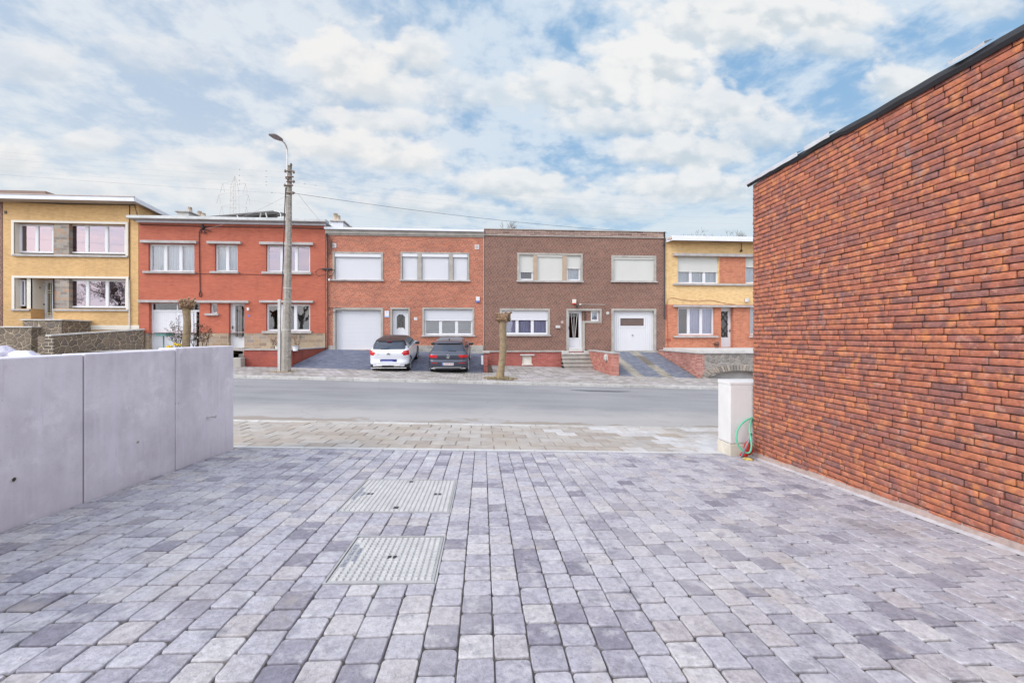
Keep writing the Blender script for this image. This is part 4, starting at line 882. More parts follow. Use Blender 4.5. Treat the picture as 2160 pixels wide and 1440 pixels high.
st = RC(811.5, 820.5, 655.5, 669); sg = obj('notice_plate', MB().box(st[0], st[1], YF-.015, YF, st[2], st[3]), K['white'], h3); obj('notice_band', MB().box(st[0]+.005, st[1]-.005, YF-.018, YF-.0155, st[2]+.01, st[2]+.06).box(st[0]+.08, st[1]-.08, YF-.018, YF-.0155, st[3]-.1, st[3]-.05), M('sky_blue_print', (.15, .4, .75), .5), sg)
nb = RC(873.5, 880, 669, 675); npl = obj('number_plate', MB().box(nb[0], nb[1], YF-.015, YF, nb[2], nb[3]), K['white'], h3)
text('numerals', '12', .11, K['dark'], npl, Matrix.Translation(Vector(((nb[0]+nb[1])/2, YF-.017, (nb[2]+nb[3])/2))-worldloc(npl)) @ Matrix.Rotation(R(90), 4, 'X'), .001)
obj('security_camera', MB().box(FX(694, YF), FX(698, YF), YF-.15, YF, FZ(696, 593, YF), FZ(696, 588.5, YF), bev=.02), K['white'], h3)
cz0, cz1, cz2 = FZ(854, 495.5, YF), FZ(854, 488.5, YF), FZ(854, 485, YF)
obj('cornice', MB().box(X3a, X3b, YF-.10, YF+.1, cz0, cz1+.02).box(X3a, X3b, YF-.05, YF+.02, cz0-.08, cz0-.001), K['conc'], h3)
obj('parapet_cap', MB().box(X3a-.02, X3b, YF-.22, YF+.3, cz1+.021, cz2+.045), K['fascia'], h3); obj('roof', MB().box(X3a, X3b, YF+.3, YF+9, cz0, cz1), K['roof'], h3)
dp = MB().tube([(X3a+.05, YF-.06, cz1), (X3a+.1, YF-.06, cz0-.5), (X3a+.12, YF-.06, 2.2), (X3a+.11, YF-.06, -.9)], .035, 8); obj('downpipe', dp, K['cable'], h3)
cl = MB()
for q in range(5): cl.tube(catm([(X3a+.1, YF-.08, cz0-.05-.1*q), (X3a+.4, YF-.12, cz0-.35-.12*q), (X3a+.15, YF-.1, cz0-.7-.15*q), (X3a+.1, YF-.08, cz0-1.2)], 4), .013, 4)
cl.tube(catm([(X3a-.55, YF-.07, 3.62), (X3a-.3, YF-.07, 3.8), (X3a+.1, YF-.07, 3.72), (X3a+.5, YF-.07, 3.75), (X3a+.3, YF-.07, 3.4), (X3a, YF-.07, 3.5), (X3a-.4, YF-.07, 3.4), (X3a-.55, YF-.07, 3.62)], 5), .014, 4); cl.box(X3a-.2, X3a+.35, YF-.09, YF-.02, 3.76, 3.84)
cl.tube([(X3a+.1, YF-.06, 1.55), (X3a+.9, YF-.09, 1.6)], .014, 4).tube([(X3a+.1, YF-.06, 1.1), (X3a+.35, YF-.06, 1.35), (X3a+.9, YF-.08, 1.35)], .014, 4)
obj('cable', cl, K['cable'], h3)
chimney('white chimney with stepped cap and clay pots at the left end of the orange house', 699, 724, 465, 25.6, cz1-.2, [(708, 451, .14), (714, 455, .12)], 'fascia')
chimney('tiny clay chimney right of the white chimney on the orange house', 733, 738, 476, 28., cz1-.2, [], 'plinth')

# ---------------- house 4 (brown)
X4a, X4b = .08, 11.0
h4 = thing('row_house', 'dark brown brick house with front steps, red plinth and white garage door', 'house', (5.5, YF, -1.7))
zt = FZ(1212, 500, YF); z4 = FZ(1212, 491.5, YF)
A, B, C = RC(1091, 1229, 534, 594), RC(1289.5, 1384, 539, 594.5), RC(1054, 1160, 650.5, 707.5)
Gg = RC(1289.5, 1384, 651, 745); zpr = FZ(1100, 740, YF)
D1 = RC(1194.5, 1234, 651, 740); D2 = RC(1228, 1269, 651, 681)
dz1, dzm, dz0 = D1[3], D2[2], FZ(1212, 741, YF)
hs = [A, B, C, Gg+(.3,), (D1[0], D1[1], dz0, dz1, .3), (D1[1], D2[1], dzm, dz1, .12)]
obj('wall', body(front(X4a, X4b, zpr, zt+.05, YF, hs), X4a, X4b, -2.3, z4, YF), K['brown'], h4)
obj('plinth', front(X4a, FX(1289, YF), -2.2, zpr-.06, YF-.04, [RC(1101, 1122.5, 750, 769.5)+(.15,)]+[(D1[0], D1[1], dz0, zpr-.06, .3)]), K['redplinth'], h4)
obj('plinth', MB().box(FX(1289, YF), X4b, YF-.005, YF+.1, -2.2, zpr), K['plinthg'], h4)
obj('plinth_ledge', MB().box(X4a, D1[0]-.15, YF-.10, YF+.01, zpr-.061, zpr+.03), K['conc'], h4)
i = surround(h4, A, .12)
m1, m2 = RC(1125, 1133.5, 540, 590), RC(1186.5, 1195.5, 540, 590); tan = M('tan_mullion', (.36, .27, .20), .8)
for m_ in (m1, m2): obj('mullion', MB().box(m_[0], m_[1], YF-.015, YF+.2, i[2], i[3]-.001), tan, h4)
window(h4, (i[0], m1[0], i[2], i[3]), YF+.1, 1, curtain='room', sh=.66, shm='cshut'); window(h4, (m1[1], m2[0], i[2], i[3]), YF+.1, 1, sh=.985, shm='cshut', box=.1); window(h4, (m2[1], i[1], i[2], i[3]), YF+.1, 1, sh=.50, shm='cshut')
i = surround(h4, B, .13); window(h4, i, YF+.1, 1, sh=.985, shm='cshut', box=.1)
i = surround(h4, C, .12); window(h4, i, YF+.1, 3, sh=.38, shm='wshut', curtain='pinkcurtain')
i = surround(h4, Gg, .13, False, bottom=False)
gl = MB(); xx = i[0]; gw = RC(1310, 1360, 671, 687)
while xx < i[1]-.02:
    for (p, q) in ((Gg[2], gw[2]), (gw[3], i[3])) if gw[0]-.05 < xx+.06 < gw[1]+.05 else ((Gg[2], i[3]),): gl.box(xx+.004, min(xx+.116, i[1]), YF+.15, YF+.18, p, q)
    xx += .12
gl.box(i[0], i[1], YF+.175, YF+.20, Gg[2]-.2, gw[2]); gl.box(i[0], i[1], YF+.175, YF+.20, gw[3], i[3]); gl.box(i[0], gw[0], YF+.176, YF+.199, gw[2], gw[3]); gl.box(gw[1], i[1], YF+.176, YF+.199, gw[2], gw[3])
ring(gl, (gw[0]-.09, gw[1]+.09, gw[2]-.09, gw[3]+.09), ins(gw, -.0), YF+.13, YF+.17)
g4 = obj('garage_door', gl, K['white'], h4); obj('pane', MB().box(gw[0], gw[1], YF+.17, YF+.172, gw[2], gw[3]), M('brown_frosted_pane', (.12, .08, .07), .4), g4); obj('handle', MB().box((i[0]+i[1])/2-.07, (i[0]+i[1])/2+.02, YF+.11, YF+.15, -.22+FZ(1334, 700, YF), -.18+FZ(1334, 700, YF)), K['dark'], g4)
# L shaped concrete surround round door and little window
t = .12; sm_ = MB(); y0, y1 = YF-.03, YF+.2
sm_.box(D1[0], D2[1], y0, y1, dz1-t, dz1); sm_.box(D1[0], D1[0]+t, y0, y1, dz0, dz1-t-.001); sm_.box(D2[1]-t, D2[1], y0, y1, dzm+t, dz1-t-.001); sm_.box(D1[1]-.02, D2[1], y0, y1, dzm, dzm+t-.001); sm_.box(D1[1]-t-.02, D1[1]-.021, y0, y1, dz0, dzm+t)
obj('surround', sm_, K['conc'], h4)
sw = RC(1247, 1263.5, 655.5, 677); obj('recess_wall', front(D1[1]-t-.025, D2[1]-t, dzm+t, dz1-t, YF+.08, [sw], .1), K['brown'], h4); window(h4, sw, YF+.10, 1, fr=.06, curtain='curtain')
K['bars4'] = M('pale_bars', (.66, .62, .60), .4, .3); bars_mat = K['bars4']
dd = (D1[0]+t, D1[1]-t-.03, FZ(1212, 734, YF), dz1-t-.01)
d4 = door(h4, dd, YF+.2, (.10, .18, .62, .12), [(.2, 1, .42, -.03), (.5, 1, .5, -.03), (.85, 1, .6, -.03)], handle=(.09, 1.2), panel=True)
cw_ = RC(1101, 1122.5, 750, 769.5); obj('cellar_shutter', MB().box(cw_[0]+.02, cw_[1]-.02, YF+.05, YF+.09, cw_[2]+.06, cw_[3]).box(cw_[0]-.02, cw_[1]+.02, YF-.09, YF+.06, cw_[2]-.0, cw_[2]+.06), K['cream'], h4)
bandpart(h4, 'lintel', 1097, 1127, 747, 749.8, -.10, -.041, 'concl')
bandpart(h4, 'base_step', 1199, 1229, 734, 742, .0, .30, 'concl')
# steps
cx0_, cx1_ = FX(1184, YF), FX(1246, YF); zs0 = FZ(1212, 744, YF); st4 = thing('front_steps', 'grey concrete steps with rounded nosings up to the brown house door', 'steps', ((cx0_+cx1_)/2, YF-.8, G(4, 23)))
zb4 = G((cx0_+cx1_)/2, 23); ns = 4; rise = (zs0-.05-zb4)/ns
for q in range(ns):
    z1 = zb4+rise*(q+1); yf = YF-.3-(ns-1-q)*.27; wl_ = .02 if q == ns-1 else 0
    obj('step', MB().box(cx0_+.12*0, cx1_+.0, yf, YF-.045-.0*q, zb4-.2+rise*q, z1-.065).box(cx0_-.06+.012*q, cx1_+.05-.012*q, yf-.05, yf+.36, z1-.064, z1, bev=.02), K['conc'], st4)
obj('cheek_block', MB().box(cx0_, FX(1198, YF), YF-.28, YF-.045, zs0-.05, zpr+.0, bev=.01), K['concl'], st4); obj('cheek_block', MB().box(FX(1231, YF), cx1_, YF-.28, YF-.045, zs0-.05, zpr+.0, bev=.01), K['concl'], st4); obj('threshold', MB().box(FX(1198, YF)+.002, FX(1231, YF)-.002, YF-.24, YF+.0, zs0-.05, zs0+.02, bev=.01), K['concl'], st4)
obj('parapet', MB().box(X4a, X4b, YF-.035, YF+.1, zt+.051, z4+.12), brickmat('soldier_course', [(.13, .07, .06), (.2, .12, .1), (.26, .17, .14)], (.42, .34, .28), .46, .13, .04, .16, big=.25), h4)
obj('parapet_cap', MB().box(X4a, X4b+.03, YF-.07, YF+.25, z4+.121, z4+.17).box(X4a, X4b, YF-.06, YF-.0, zt+.0, zt+.05), K['conc'], h4); obj('roof', MB().box(X4a, X4b, YF+.25, YF+9, zt, z4), K['roof'], h4)
al = RC(1207, 1215, 631.5, 642); ab = obj('alarm_box', MB().box(al[0], al[1], YF-.09, YF, al[2]+.07, al[3], bev=.015).box(al[0]+.04, al[1]-.04, YF-.094, YF-.09, al[3]-.10, al[3]-.04), K['cream'], h4); obj('beacon', MB().box(al[0]+.01, al[1]-.01, YF-.085, YF, al[2], al[2]+.068, bev=.01), K['redp'], ab)
obj('floodlight', MB().box(FX(1213, YF), FX(1218, YF), YF-.2, YF-.08, FZ(1215, 649, YF), FZ(1215, 644, YF), bev=.02).cyl((FX(1215.5, YF), YF-.1, FZ(1215, 646, YF)), (FX(1215.5, YF), YF, FZ(1215, 643, YF)), .02), K['dark'], h4)
obj('cable', MB().tube([(FX(1224, YF), YF-.02, FZ(1250, 642, YF)), (FX(1277, YF), YF-.02, FZ(1250, 642.5, YF))], .012, 4).box(FX(1222, YF), FX(1225.5, YF), YF-.07, YF, FZ(1224, 643.5, YF), FZ(1224, 640, YF)), K['concl'], h4)
obj('flue_vent', MB().cyl((FX(1281.5, YF), YF-.06, FZ(1281, 660.5, YF)), (FX(1281.5, YF), YF, FZ(1281, 660.5, YF)), .09, seg=16).cyl((FX(1281.5, YF), YF-.08, FZ(1281, 660.5, YF)), (FX(1281.5, YF), YF-.06, FZ(1281, 660.5, YF)), .045, seg=16), K['concl'], h4)
bandpart(h4, 'letterbox', 1172, 1181.5, 686, 692, -.09, -.001, 'concl'); nb = RC(1184, 1188, 677, 681); npl = obj('number_plate', MB().box(nb[0], nb[1], YF-.015, YF, nb[2], nb[3]), M('pinkish_plate', (.6, .5, .52), .5), h4)
text('numerals', '10', .09, K['dark'], npl, Matrix.Translation(Vector(((nb[0]+nb[1])/2, YF-.017, (nb[2]+nb[3])/2))-worldloc(npl)) @ Matrix.Rotation(R(90), 4, 'X'), .001)
obj('joint_strip', MB().box(X4a-.035, X4a-.012, YF-.03, YF, -1.2, z4), K['concl'], h4)
obj('downpipe', MB().tube([(X4b-.06, YF-.06, z4+.15), (X4b-.06, YF-.06, zt-.6), (X4b-.05, YF-.05, 1.0)], .035, 6).blob((X4b-.08, YF-.08, zt-.35), .07, .05, .16, 3, .3), K['cable'], h4)

# ---------------- house 5 (yellow and red)
X5a, X5b = 11.02, 21.
h5 = thing('row_house', 'pale yellow brick house with red brick ground floor and flat white roof edge, right', 'house', (15.5, YF, -.9))
zt = FZ(1500, 507, YF); zm = FZ(1500, 642.5, YF); zfl = FZ(1500, 733, YF)
A, A2 = RC(1429.5, 1516, 541, 598), RC(1573, 1640, 541, 598); L1, L2 = RC(1430, 1507, 648, 706.5), RC(1582, 1660, 648, 706.5); DD = RC(1521, 1547, 648, 732)
obj('wall', body(front(X5a, X5b, zm, zt, YF, [A, A2]), X5a, X5b, -2.6, zt, YF), K['yellow2'], h5)
obj('ground_floor_wall', front(X5a, X5b, -2.6, zm-.001, YF-.002, [L1, L2, DD+(.55,)]), K['orange5'], h5)
bp = RC(1517.5, 1572.5, 541, 597.5); obj('brick_panel', MB().box(bp[0], bp[1], YF-.012, YF, bp[2], bp[3]), K['orange5'], h5)
window(h5, A, YF+.12, 3, sh=.55, shm='cshut'); window(h5, A2, YF+.12, 2, sh=.38, shm='cshut')
window(h5, L1, YF+.12, 3, widths=[.9, 1, 1], curtain='pinkcurtain', drape=[1, 2]); window(h5, L2, YF+.12, 2)
for (a, b, c, d) in ((1419, 1700, 535, 540.7), (1419, 1700, 642.5, 646.5)): bandpart(h5, 'lintel', a, b, c+ (2 if b > 1600 else 0), d+(2 if b > 1600 else 0), -.22, -.003, 'coping')
for (a, b, c, d) in ((1419, 1700, 599, 603), (1420, 1513, 708, 712), (1580, 1680, 708, 712)): bandpart(h5, 'sill', a, b, c, d, -.13, -.004, 'coping')
bars_mat = K['dark']
d5 = door(h5, DD, YF+.3, (.06, .16, .60, .22), [(0, 0, 1, .5), (0, .5, 1, 1), (0, 1, 1, .5), (0, .5, 1, 0), (0, .25, .5, 0), (.5, 1, 1, .75), (0, .75, .5, 1), (.5, 0, 1, .25)], handle=(.75, 1.0))
ov = 23.55; zr = FZ(1480, 499.5, ov)
rf5 = obj('roof', MB().box(X5a+.05, X5b, ov+.05, YF+9, zr-.12, zr+.02), K['soffit'], h5)
fz = MB(); fz.box(X5a+.14, X5b, ov, ov+.049, zr-.22, zr+.06, bev=.0); k = len(fz.v)
fz.v += [(X5a+.14, ov, zr-.22), (X5a-.02, ov+.9, zr-.22), (X5a-.02, ov+.9, zr+.06), (X5a+.14, ov, zr+.06)]; fz.face((k, k+1, k+2, k+3)); obj('fascia', fz, K['fascia'], rf5)
obj('soffit_cable', MB().tube([(X5a+.1, YF-.05, zt-.03), (14, YF-.06, zt-.08), (17, YF-.06, zt-.06)], .02, 4), K['cable'], h5)
bx, bz = FX(1562, YF), FZ(1562, 524, YF); obj('cable_bracket', MB().tube([(bx, YF-.1, bz+.3), (bx, YF-.1, bz-.1)], .02).blob((bx, YF-.08, bz-.15), .07, .05, .07, 1, .4), K['dark'], h5)
obj('outdoor_lamp', MB().box(FX(1570, YF), FX(1577, YF), YF-.15, YF-.001, FZ(1573, 638, YF), FZ(1573, 629, YF), bev=.03), K['alu'], h5)
cp = MB().tube(catm([(FX(1409, YF), YF-.03, FZ(1409, 733, YF)), (FX(1408, YF), YF-.03, FZ(1408, 700, YF)), (FX(1408, YF), YF-.03, FZ(1408, 633, YF)), (FX(1440, YF), YF-.03, FZ(1440, 632.5, YF)), (FX(1470, YF), YF-.03, FZ(1470, 635, YF)), (FX(1500, YF), YF-.03, FZ(1500, 633.5, YF)), (FX(1530, YF), YF-.03, FZ(1530, 640, YF)), (FX(1550, YF), YF-.03, FZ(1550, 642, YF))], 4), .012, 4)
cp.box(FX(1405.5, YF), FX(1414, YF), YF-.05, YF-.01, FZ(1410, 719, YF), FZ(1410, 713.5, YF)); obj('copper_pipe', cp, M('red_brown_pipe', (.30, .07, .04), .5), h5)
px_ = FX(1518, 23.3); pz_ = zfl
tag(obj('flower_pot', MB().cyl((px_, 23.6, pz_), (px_, 23.6, pz_+.2), .1, .14, 12).blob((px_, 23.6, pz_+.26), .16, .14, .1, 2, .5), M('rusty_pot', (.16, .07, .05), .8), org=(px_, 23.6, pz_)), 'small rusty brown pot on the terrace beside the right house door', 'pot')
# terrace of house 5
tr = thing('terrace', 'raised terrace with grey stone arch front and red brick flank, right house', 'terrace', (14, 21.8, -1.9)); YT = 19.5
ztop = FZ(1530, 746, YT)
xt0 = 10.55; xs0 = FX(1486, YT)
ar0, ar1 = FX(1493, YT), FX(1625, YT); az_ = FZ(1540, 782, YT); mb = MB(); NA = 22; gb_ = -3.
def arch(x): q = (x-ar0)/(ar1-ar0); return lerp(G(13, YT)+.0, az_, math.sin(math.pi*max(0, min(1, q)))**.6)
xsA = [xs0]+[ar0+(ar1-ar0)*(1-math.cos(math.pi*i/NA))/2 for i in range(NA+1)]+[21]
for a, b in zip(xsA, xsA[1:]):
    if a >= ar0-1e-6 and b <= ar1+1e-6:
        mb.poly([(a, YT, arch(a)), (b, YT, arch(b)), (b, YT, ztop), (a, YT, ztop)]); mb.poly([(a, YT, arch(a)), (a, YT+.4, arch(a)), (b, YT+.4, arch(b)), (b, YT, arch(b))])
    else: mb.poly([(a, YT, gb_), (b, YT, gb_), (b, YT, ztop), (a, YT, ztop)])
obj('stone_front', mb, K['fieldstone'], tr)
vs = MB()
for i_ in range(34):
    q0, q1 = (i_+.08)/34, (i_+.92)/34
    def ap(q, o): a = math.pi*(1-q); cxm = (ar0+ar1)/2; rx_ = (ar1-ar0)/2+o; zb0 = G(13, YT)-.0; rz_ = (az_-zb0)+o; return (cxm+rx_*math.cos(a), zb0+rz_*math.sin(a)**.6)
    p0, p1, p2, p3 = ap(q0, .01), ap(q1, .01), ap(q1, .27+.03*random.random()), ap(q0, .27+.03*random.random()); k = len(vs.v)
    for yy in (YT-.04, YT+.02): vs.v += [(p[0], yy, p[1]) for p in (p0, p1, p2, p3)]
    rr = random.random()
    for qq in ((0, 1, 2, 3), (0, 4, 5, 1), (1, 5, 6, 2), (2, 6, 7, 3), (3, 7, 4, 0)): vs.face(tuple(k+i for i in qq), rr)
obj('arch_stones', vs, attrmat('arch_stone', [(.18, .16, .14), (.27, .24, .21), (.34, .27, .22)], 9., .3), tr)
obj('garage_door', MB().box(ar0, ar1, YT+.41, YT+.45, -3, -.9), M('grey_door', (.46, .43, .42), .7), tr); obj('passage_floor', MB().box(ar0-.3, ar1, YT, YT+.9, -3, G(14, YT)-.05), K['conc'], tr)
obj('brick_flank', MB().box(xt0, xt0+.30, YT+.0, YF-.01, -3., ztop-.001).box(xt0+.301, xs0-.001, YT-.003, YT+.3, -3., ztop-.001), brickmat('worn_red_brick', [(.24, .075, .06), (.34, .12, .095), (.42, .2, .16)], (.42, .33, .29), .22, .07, .05, .17, big=.3, var=.3), tr)
obj('coping', MB().box(xt0-.05, xt0+.36, YT-.06, YF-.3, ztop, ztop+.06, bev=.012).box(xt0+.361, 21, YT-.06, YT+.34, ztop, ztop+.06, bev=.012), K['coping'], tr)
obj('floor_slab', MB().box(xt0+.33, 21, YT+.35, YF-.01, zfl-.25, zfl), K['concl'], tr)
# red brick flank wall left of the garage ramp
fw = thing('ramp_wall', 'red brick side wall with stone coping between the steps and the garage ramp', 'wall', (6.52, 21.8, -1.9))
zc0, zc1 = FZ(1300, 746, 19.6), FZ(1247, 739.5, YF); mb = MB(); xa, xb = 6.43, 6.60
def wedge(mb, x0, x1, y0, y1, zb_, za, zc): k = len(mb.v); mb.v += [(x0, y0, zb_), (x1, y0, zb_), (x1, y1, zb_), (x0, y1, zb_), (x0, y0, za), (x1, y0, za), (x1, y1, zc), (x0, y1, zc)]; [mb.face(tuple(k+i for i in q)) for q in ((0, 3, 2, 1), (4, 5, 6, 7), (0, 1, 5, 4), (1, 2, 6, 5), (2, 3, 7, 6), (3, 0, 4, 7))]; return mb
wz = K['orange5'] if False else brickmat('side_wall_brick', [(.26, .07, .055), (.36, .12, .09), (.44, .19, .15)], (.40, .24, .2), .22, .07, .05, .16, big=.3)
mw = wedge(MB(), 6.27, 6.60, 19.6, YF-.01, -2.3, zc0, zc1); obj('brickwork', mw, wz, fw)
cp = wedge(MB(), 6.23, 6.64, 19.55, YF-.05, 0, 0, 0); cp = MB(); k = 0; cp.v += [(6.23, 19.55, zc0+.001), (6.64, 19.55, zc0+.001), (6.64, YF-.05, zc1+.001), (6.23, YF-.05, zc1+.001), (6.23, 19.55, zc0+.06), (6.64, 19.55, zc0+.06), (6.64, YF-.05, zc1+.06), (6.23, YF-.05, zc1+.06)]; [cp.face(q) for q in ((0, 3, 2, 1), (4, 5, 6, 7), (0, 1, 5, 4), (1, 2, 6, 5), (2, 3, 7, 6), (3, 0, 4, 7))]; obj('coping', cp, K['coping'], fw)
lx = P(1284, 755, 20.2); obj('bulkhead_lamp', MB().tube([(6.27, 20.5, lx.z), (6.20, 20.5, lx.z)], [.20, .19], 20).tube([(6.20, 20.5, lx.z), (6.14, 20.5, lx.z)], [.19, .10], 20), K['concl'], fw)
# boundary pillar between house 3 drive and house 4 forecourt
bx0, bx1, bz0, bz1 = RC(1020, 1028.5, 745, 783, 19.7)
pr = thing('gate_pillar', 'slim red brick pillar with stone cap beside the grey car', 'pillar', ((bx0+bx1)/2, 20, -1.7))
obj('shaft', MB().box(bx0, bx1, 19.62, 19.95, -1.95, bz1), K['redplinth'], pr); obj('cap', MB().box(bx0-.07, bx1+.1, 19.56, 20.02, bz1+.001, bz1+.11, bev=.02), K['coping'], pr)
obj('low_wall', MB().box(bx0+.01, bx1-.05, 19.96, YF-.05, -2., -1.25), K['redplinth'], pr)
b0, b1, b2, b3 = RC(1014.5, 1019.3, 750, 769, 19.7); tag(obj('letterbox', MB().box(bx0-.11, bx0-.002, 19.64, 19.92, b2, b3, bev=.015), K['white'], org=(bx0-.06, 19.8, b2)), 'white box hung on the left side of the slim brick pillar', 'letterbox')
# ---------------- garden of house 2
pw = thing('planter_wall', 'low curved red brick planter wall with grey coping behind the lamp post', 'wall', (-9.8, 20.5, -1.3))
path = [(FX(514, 19.62), 19.62), (FX(560, 19.62), 19.62), (FX(615, 19.62), 19.62), (-9.25, 20.1), (-9.05, 20.9), (-8.98, 22.2), (-8.95, YF-.05)]
hts = [-.655, -.66, -.67, -.68, -.69, -.69, -.69]; wm_ = MB(); cpm = MB(); tk = .22
cv = catm([(x, y, h) for (x, y), h in zip(path, hts)], 5)
for a, b in zip(cv, cv[1:]):
    d = (b-a); d.z = 0; d.normalize(); n_ = Vector((-d.y, d.x, 0))*tk
    for (mb_, o1, o2, lo_, hi_) in ((wm_, 0., 1., None, -.001), (cpm, -.2, 1.2, 0., .06)):
        p = [a+n_*o1, b+n_*o1, b+n_*o2, a+n_*o2]; k = len(mb_.v)
        mb_.v += [(q.x, q.y, (-2.2 if lo_ is None else q.z+lo_)) for q in p]+[(q.x, q.y, q.z+hi_) for q in p]
        for q in ((4, 5, 6, 7), (0, 1, 5, 4), (1, 2, 6, 5), (2, 3, 7, 6), (3, 0, 4, 7)): mb_.face(tuple(k+i for i in q))
obj('brickwork', wm_, brickmat('planter_brick', [(.28, .055, .035), (.34, .07, .045), (.24, .06, .05)], (.16, .06, .05), .24, .065, .02, .16, big=.35), pw); obj('coping', cpm, K['coping'], pw)
bw = thing('garden_wall', 'red brick raised bed wall behind the end of the concrete wall', 'wall', (-14, 19.7, -1.3))
obj('brickwork', MB().box(FX(330, 19.6), FX(484, 19.6), 19.62, 19.84, -1.9, -.70), K['redplinth'], bw); obj('coping', MB().box(FX(329, 19.6), FX(485, 19.6), 19.58, 19.88, -.699, -.65, bev=.01), K['coping'], bw)
struct('garden_bed', MB().sheet(frange(FX(514, 19.7), -9.05, 4), [19.85, 21.5, YF-.04], lambda x, y: -.72+.0*x), K['soil'])
struct('garden_bed', MB().sheet(frange(FX(330, 19.7), FX(484, 19.7), 4), [19.85, 21.2], lambda x, y: -.70), K['soil'])
struct('garden_path', MB().sheet(frange(-19, FX(514, 20.4), 4), [21.2, YF-.04], lambda x, y: -.74), K['concl'])
s2 = thing('garden_steps', 'grey stone steps leading up to the smooth red house door', 'steps', (FX(500, 20), 20.2, -1.4)); za0 = G(-12, 19.6)
for q in range(4):
    z1 = lerp(za0, -.70, (q+1)/4); obj('step', MB().box(FX(486, 19.7), FX(513.4, 19.7), 19.66+q*.33, 21.2, z1-.17, z1-.001*q, bev=.012), K['conc'], s2)
obj('step', MB().box(FX(480, 24), FX(520, 24), 23.6, YF-.04, -.739, -.66, bev=.01), K['conc'], s2)
obj('stone_trough', MB().box(FX(492, 19.4), FX(512, 19.4), 19.25, 19.60, za0-.1, za0+.36, bev=.02), K['conc'], s2)
# mailbox on post
mp = P(345, 705, 19.75); mbx = thing('mailbox', 'weathered green mailbox with flat lid on a thin post', 'mailbox', (mp.x, mp.y, -.66)); gm = M('green_paint', (.10, .22, .20), .6, var=.2, ns=10.)
obj('box', MB().box(mp.x-.21, mp.x+.23, mp.y-.18, mp.y+.25, mp.z-.08, mp.z+.05, bev=.01), gm, mbx); obj('lid', MB().box(mp.x-.26, mp.x+.27, mp.y-.23, mp.y+.28, mp.z+.051, mp.z+.085, bev=.01), M('grey_green_lid', (.16, .17, .16), .6), mbx); obj('post', MB().cyl((mp.x, mp.y, -.70), (mp.x, mp.y, mp.z-.08), .025, seg=8), gm, mbx)
# stone walls in front of the yellow house
sw1 = thing('stone_wall', 'crazy-paved brown stone ramp wall with pale coping, in front of the yellow house', 'wall', (-19.5, 22, -.4))
ax, ay = FX(112, 20.6), 20.6; bx, by = FX(304, 24.05), 24.05; zA, zB = FZ(112, 709, 20.6), FZ(304, 695.5, 24.05)
def slabwall(x0, y0, x1, y1, z0a, z0b, z1a, z1b, t):
    d = Vector((x1-x0, y1-y0, 0)).normalized(); n_ = Vector((-d.y, d.x, 0))*t; mb = MB(); p = [(x0, y0, z0a), (x1, y1, z0b), (x1+n_.x, y1+n_.y, z0b), (x0+n_.x, y0+n_.y, z0a)]; q = [(x0, y0, z1a), (x1, y1, z1b), (x1+n_.x, y1+n_.y, z1b), (x0+n_.x, y0+n_.y, z1a)]
    mb.v = p+q; [mb.face(i) for i in ((0, 3, 2, 1), (4, 5, 6, 7), (0, 1, 5, 4), (1, 2, 6, 5), (2, 3, 7, 6), (3, 0, 4, 7))]; return mb
obj('stonework', slabwall(ax, ay, bx, by, -1.6, -1.4, zA, zB, .3), K['crazy'], sw1)
d = Vector((bx-ax, by-ay, 0)).normalized(); n_ = Vector((d.y, -d.x, 0))*.05; obj('coping', slabwall(ax+n_.x-d.x*.1, ay+n_.y-d.y*.1, bx+n_.x, by+n_.y, zA+.001, zB+.001, zA+.07, zB+.07, .4), K['concl'], sw1)
obj('end_pier', slabwall(ax-.35, ay-.01, ax+.02, ay-.01, -1.6, -1.6, zA, zA, .38), brickmat('pier_stone', [(.11, .09, .075), (.15, .12, .1)], (.5, .42, .3), .32, .16, .08, .16, .4), sw1); obj('end_pier', slabwall(ax-.349, ay-.009, ax-.35+.001, by, -1.6, -1.6, zA-.005, zA-.005, .3), K['crazy'], sw1)
sw2 = thing('stone_wall', 'tall crazy-paved stone stair wall below the yellow house porch', 'wall', (-23.5, 22.8, -.4)); Yq = 22.6
r1, r2 = RC(48, 130, 676, 760, Yq), RC(-60, 66, 691, 760, 22.2)
obj('stonework', MB().box(r1[0], r1[1], Yq, YF-.02, -1.6, r1[3]), K['crazy'], sw2); obj('coping', MB().box(r1[0]-.1, r1[1]+.06, Yq-.06, YF-.03, r1[3]+.001, r1[3]+.07, bev=.01), K['concl'], sw2)
sw3 = thing('stone_wall', 'lower crazy-paved stone wall at the far left edge below the yellow house', 'wall', (-27, 22.2, -.4))
obj('stonework', MB().box(r2[0]-3, r2[1], 22.2, 22.59, -1.6, r2[3]), K['crazy'], sw3); obj('coping', MB().box(r2[0]-3, r2[1]+.08, 22.14, 22.595, r2[3]+.001, r2[3]+.07, bev=.01), K['concl'], sw3)
struct('side_yard', MB().sheet(frange(-30, -13.2, 6), [19.5, 21, 22.6, 24.15], lambda x, y: G(x, 19.5)+.005+(y-19.5)*.06), M('mossy_concrete', (.17, .15, .11), .95, var=.4, ns=3.))
bagm = M('white_woven_bag', (.56, .53, .62), .7, var=.12, ns=8., bump=.8, bs=9.)
for (px, w, h_, py, lb) in ((4, .5, .42, 735, 'white woven bag behind the concrete wall, cut by the left edge'), (48, .55, .30, 741, 'pointed white woven bag behind the concrete wall, right of another bag')):
    Yb = 17.6; x = FX(px, Yb); zb_ = G(x, Yb); zt_ = FZ(px, py, Yb); tag(obj('woven_bag', MB().blob((x, Yb, (zb_+zt_)/2), w, .4, (zt_-zb_)/2, px, .32, nu=18, nv=12), bagm, org=(x, Yb, zb_)), lb, 'bag', 'white bags behind the concrete wall')

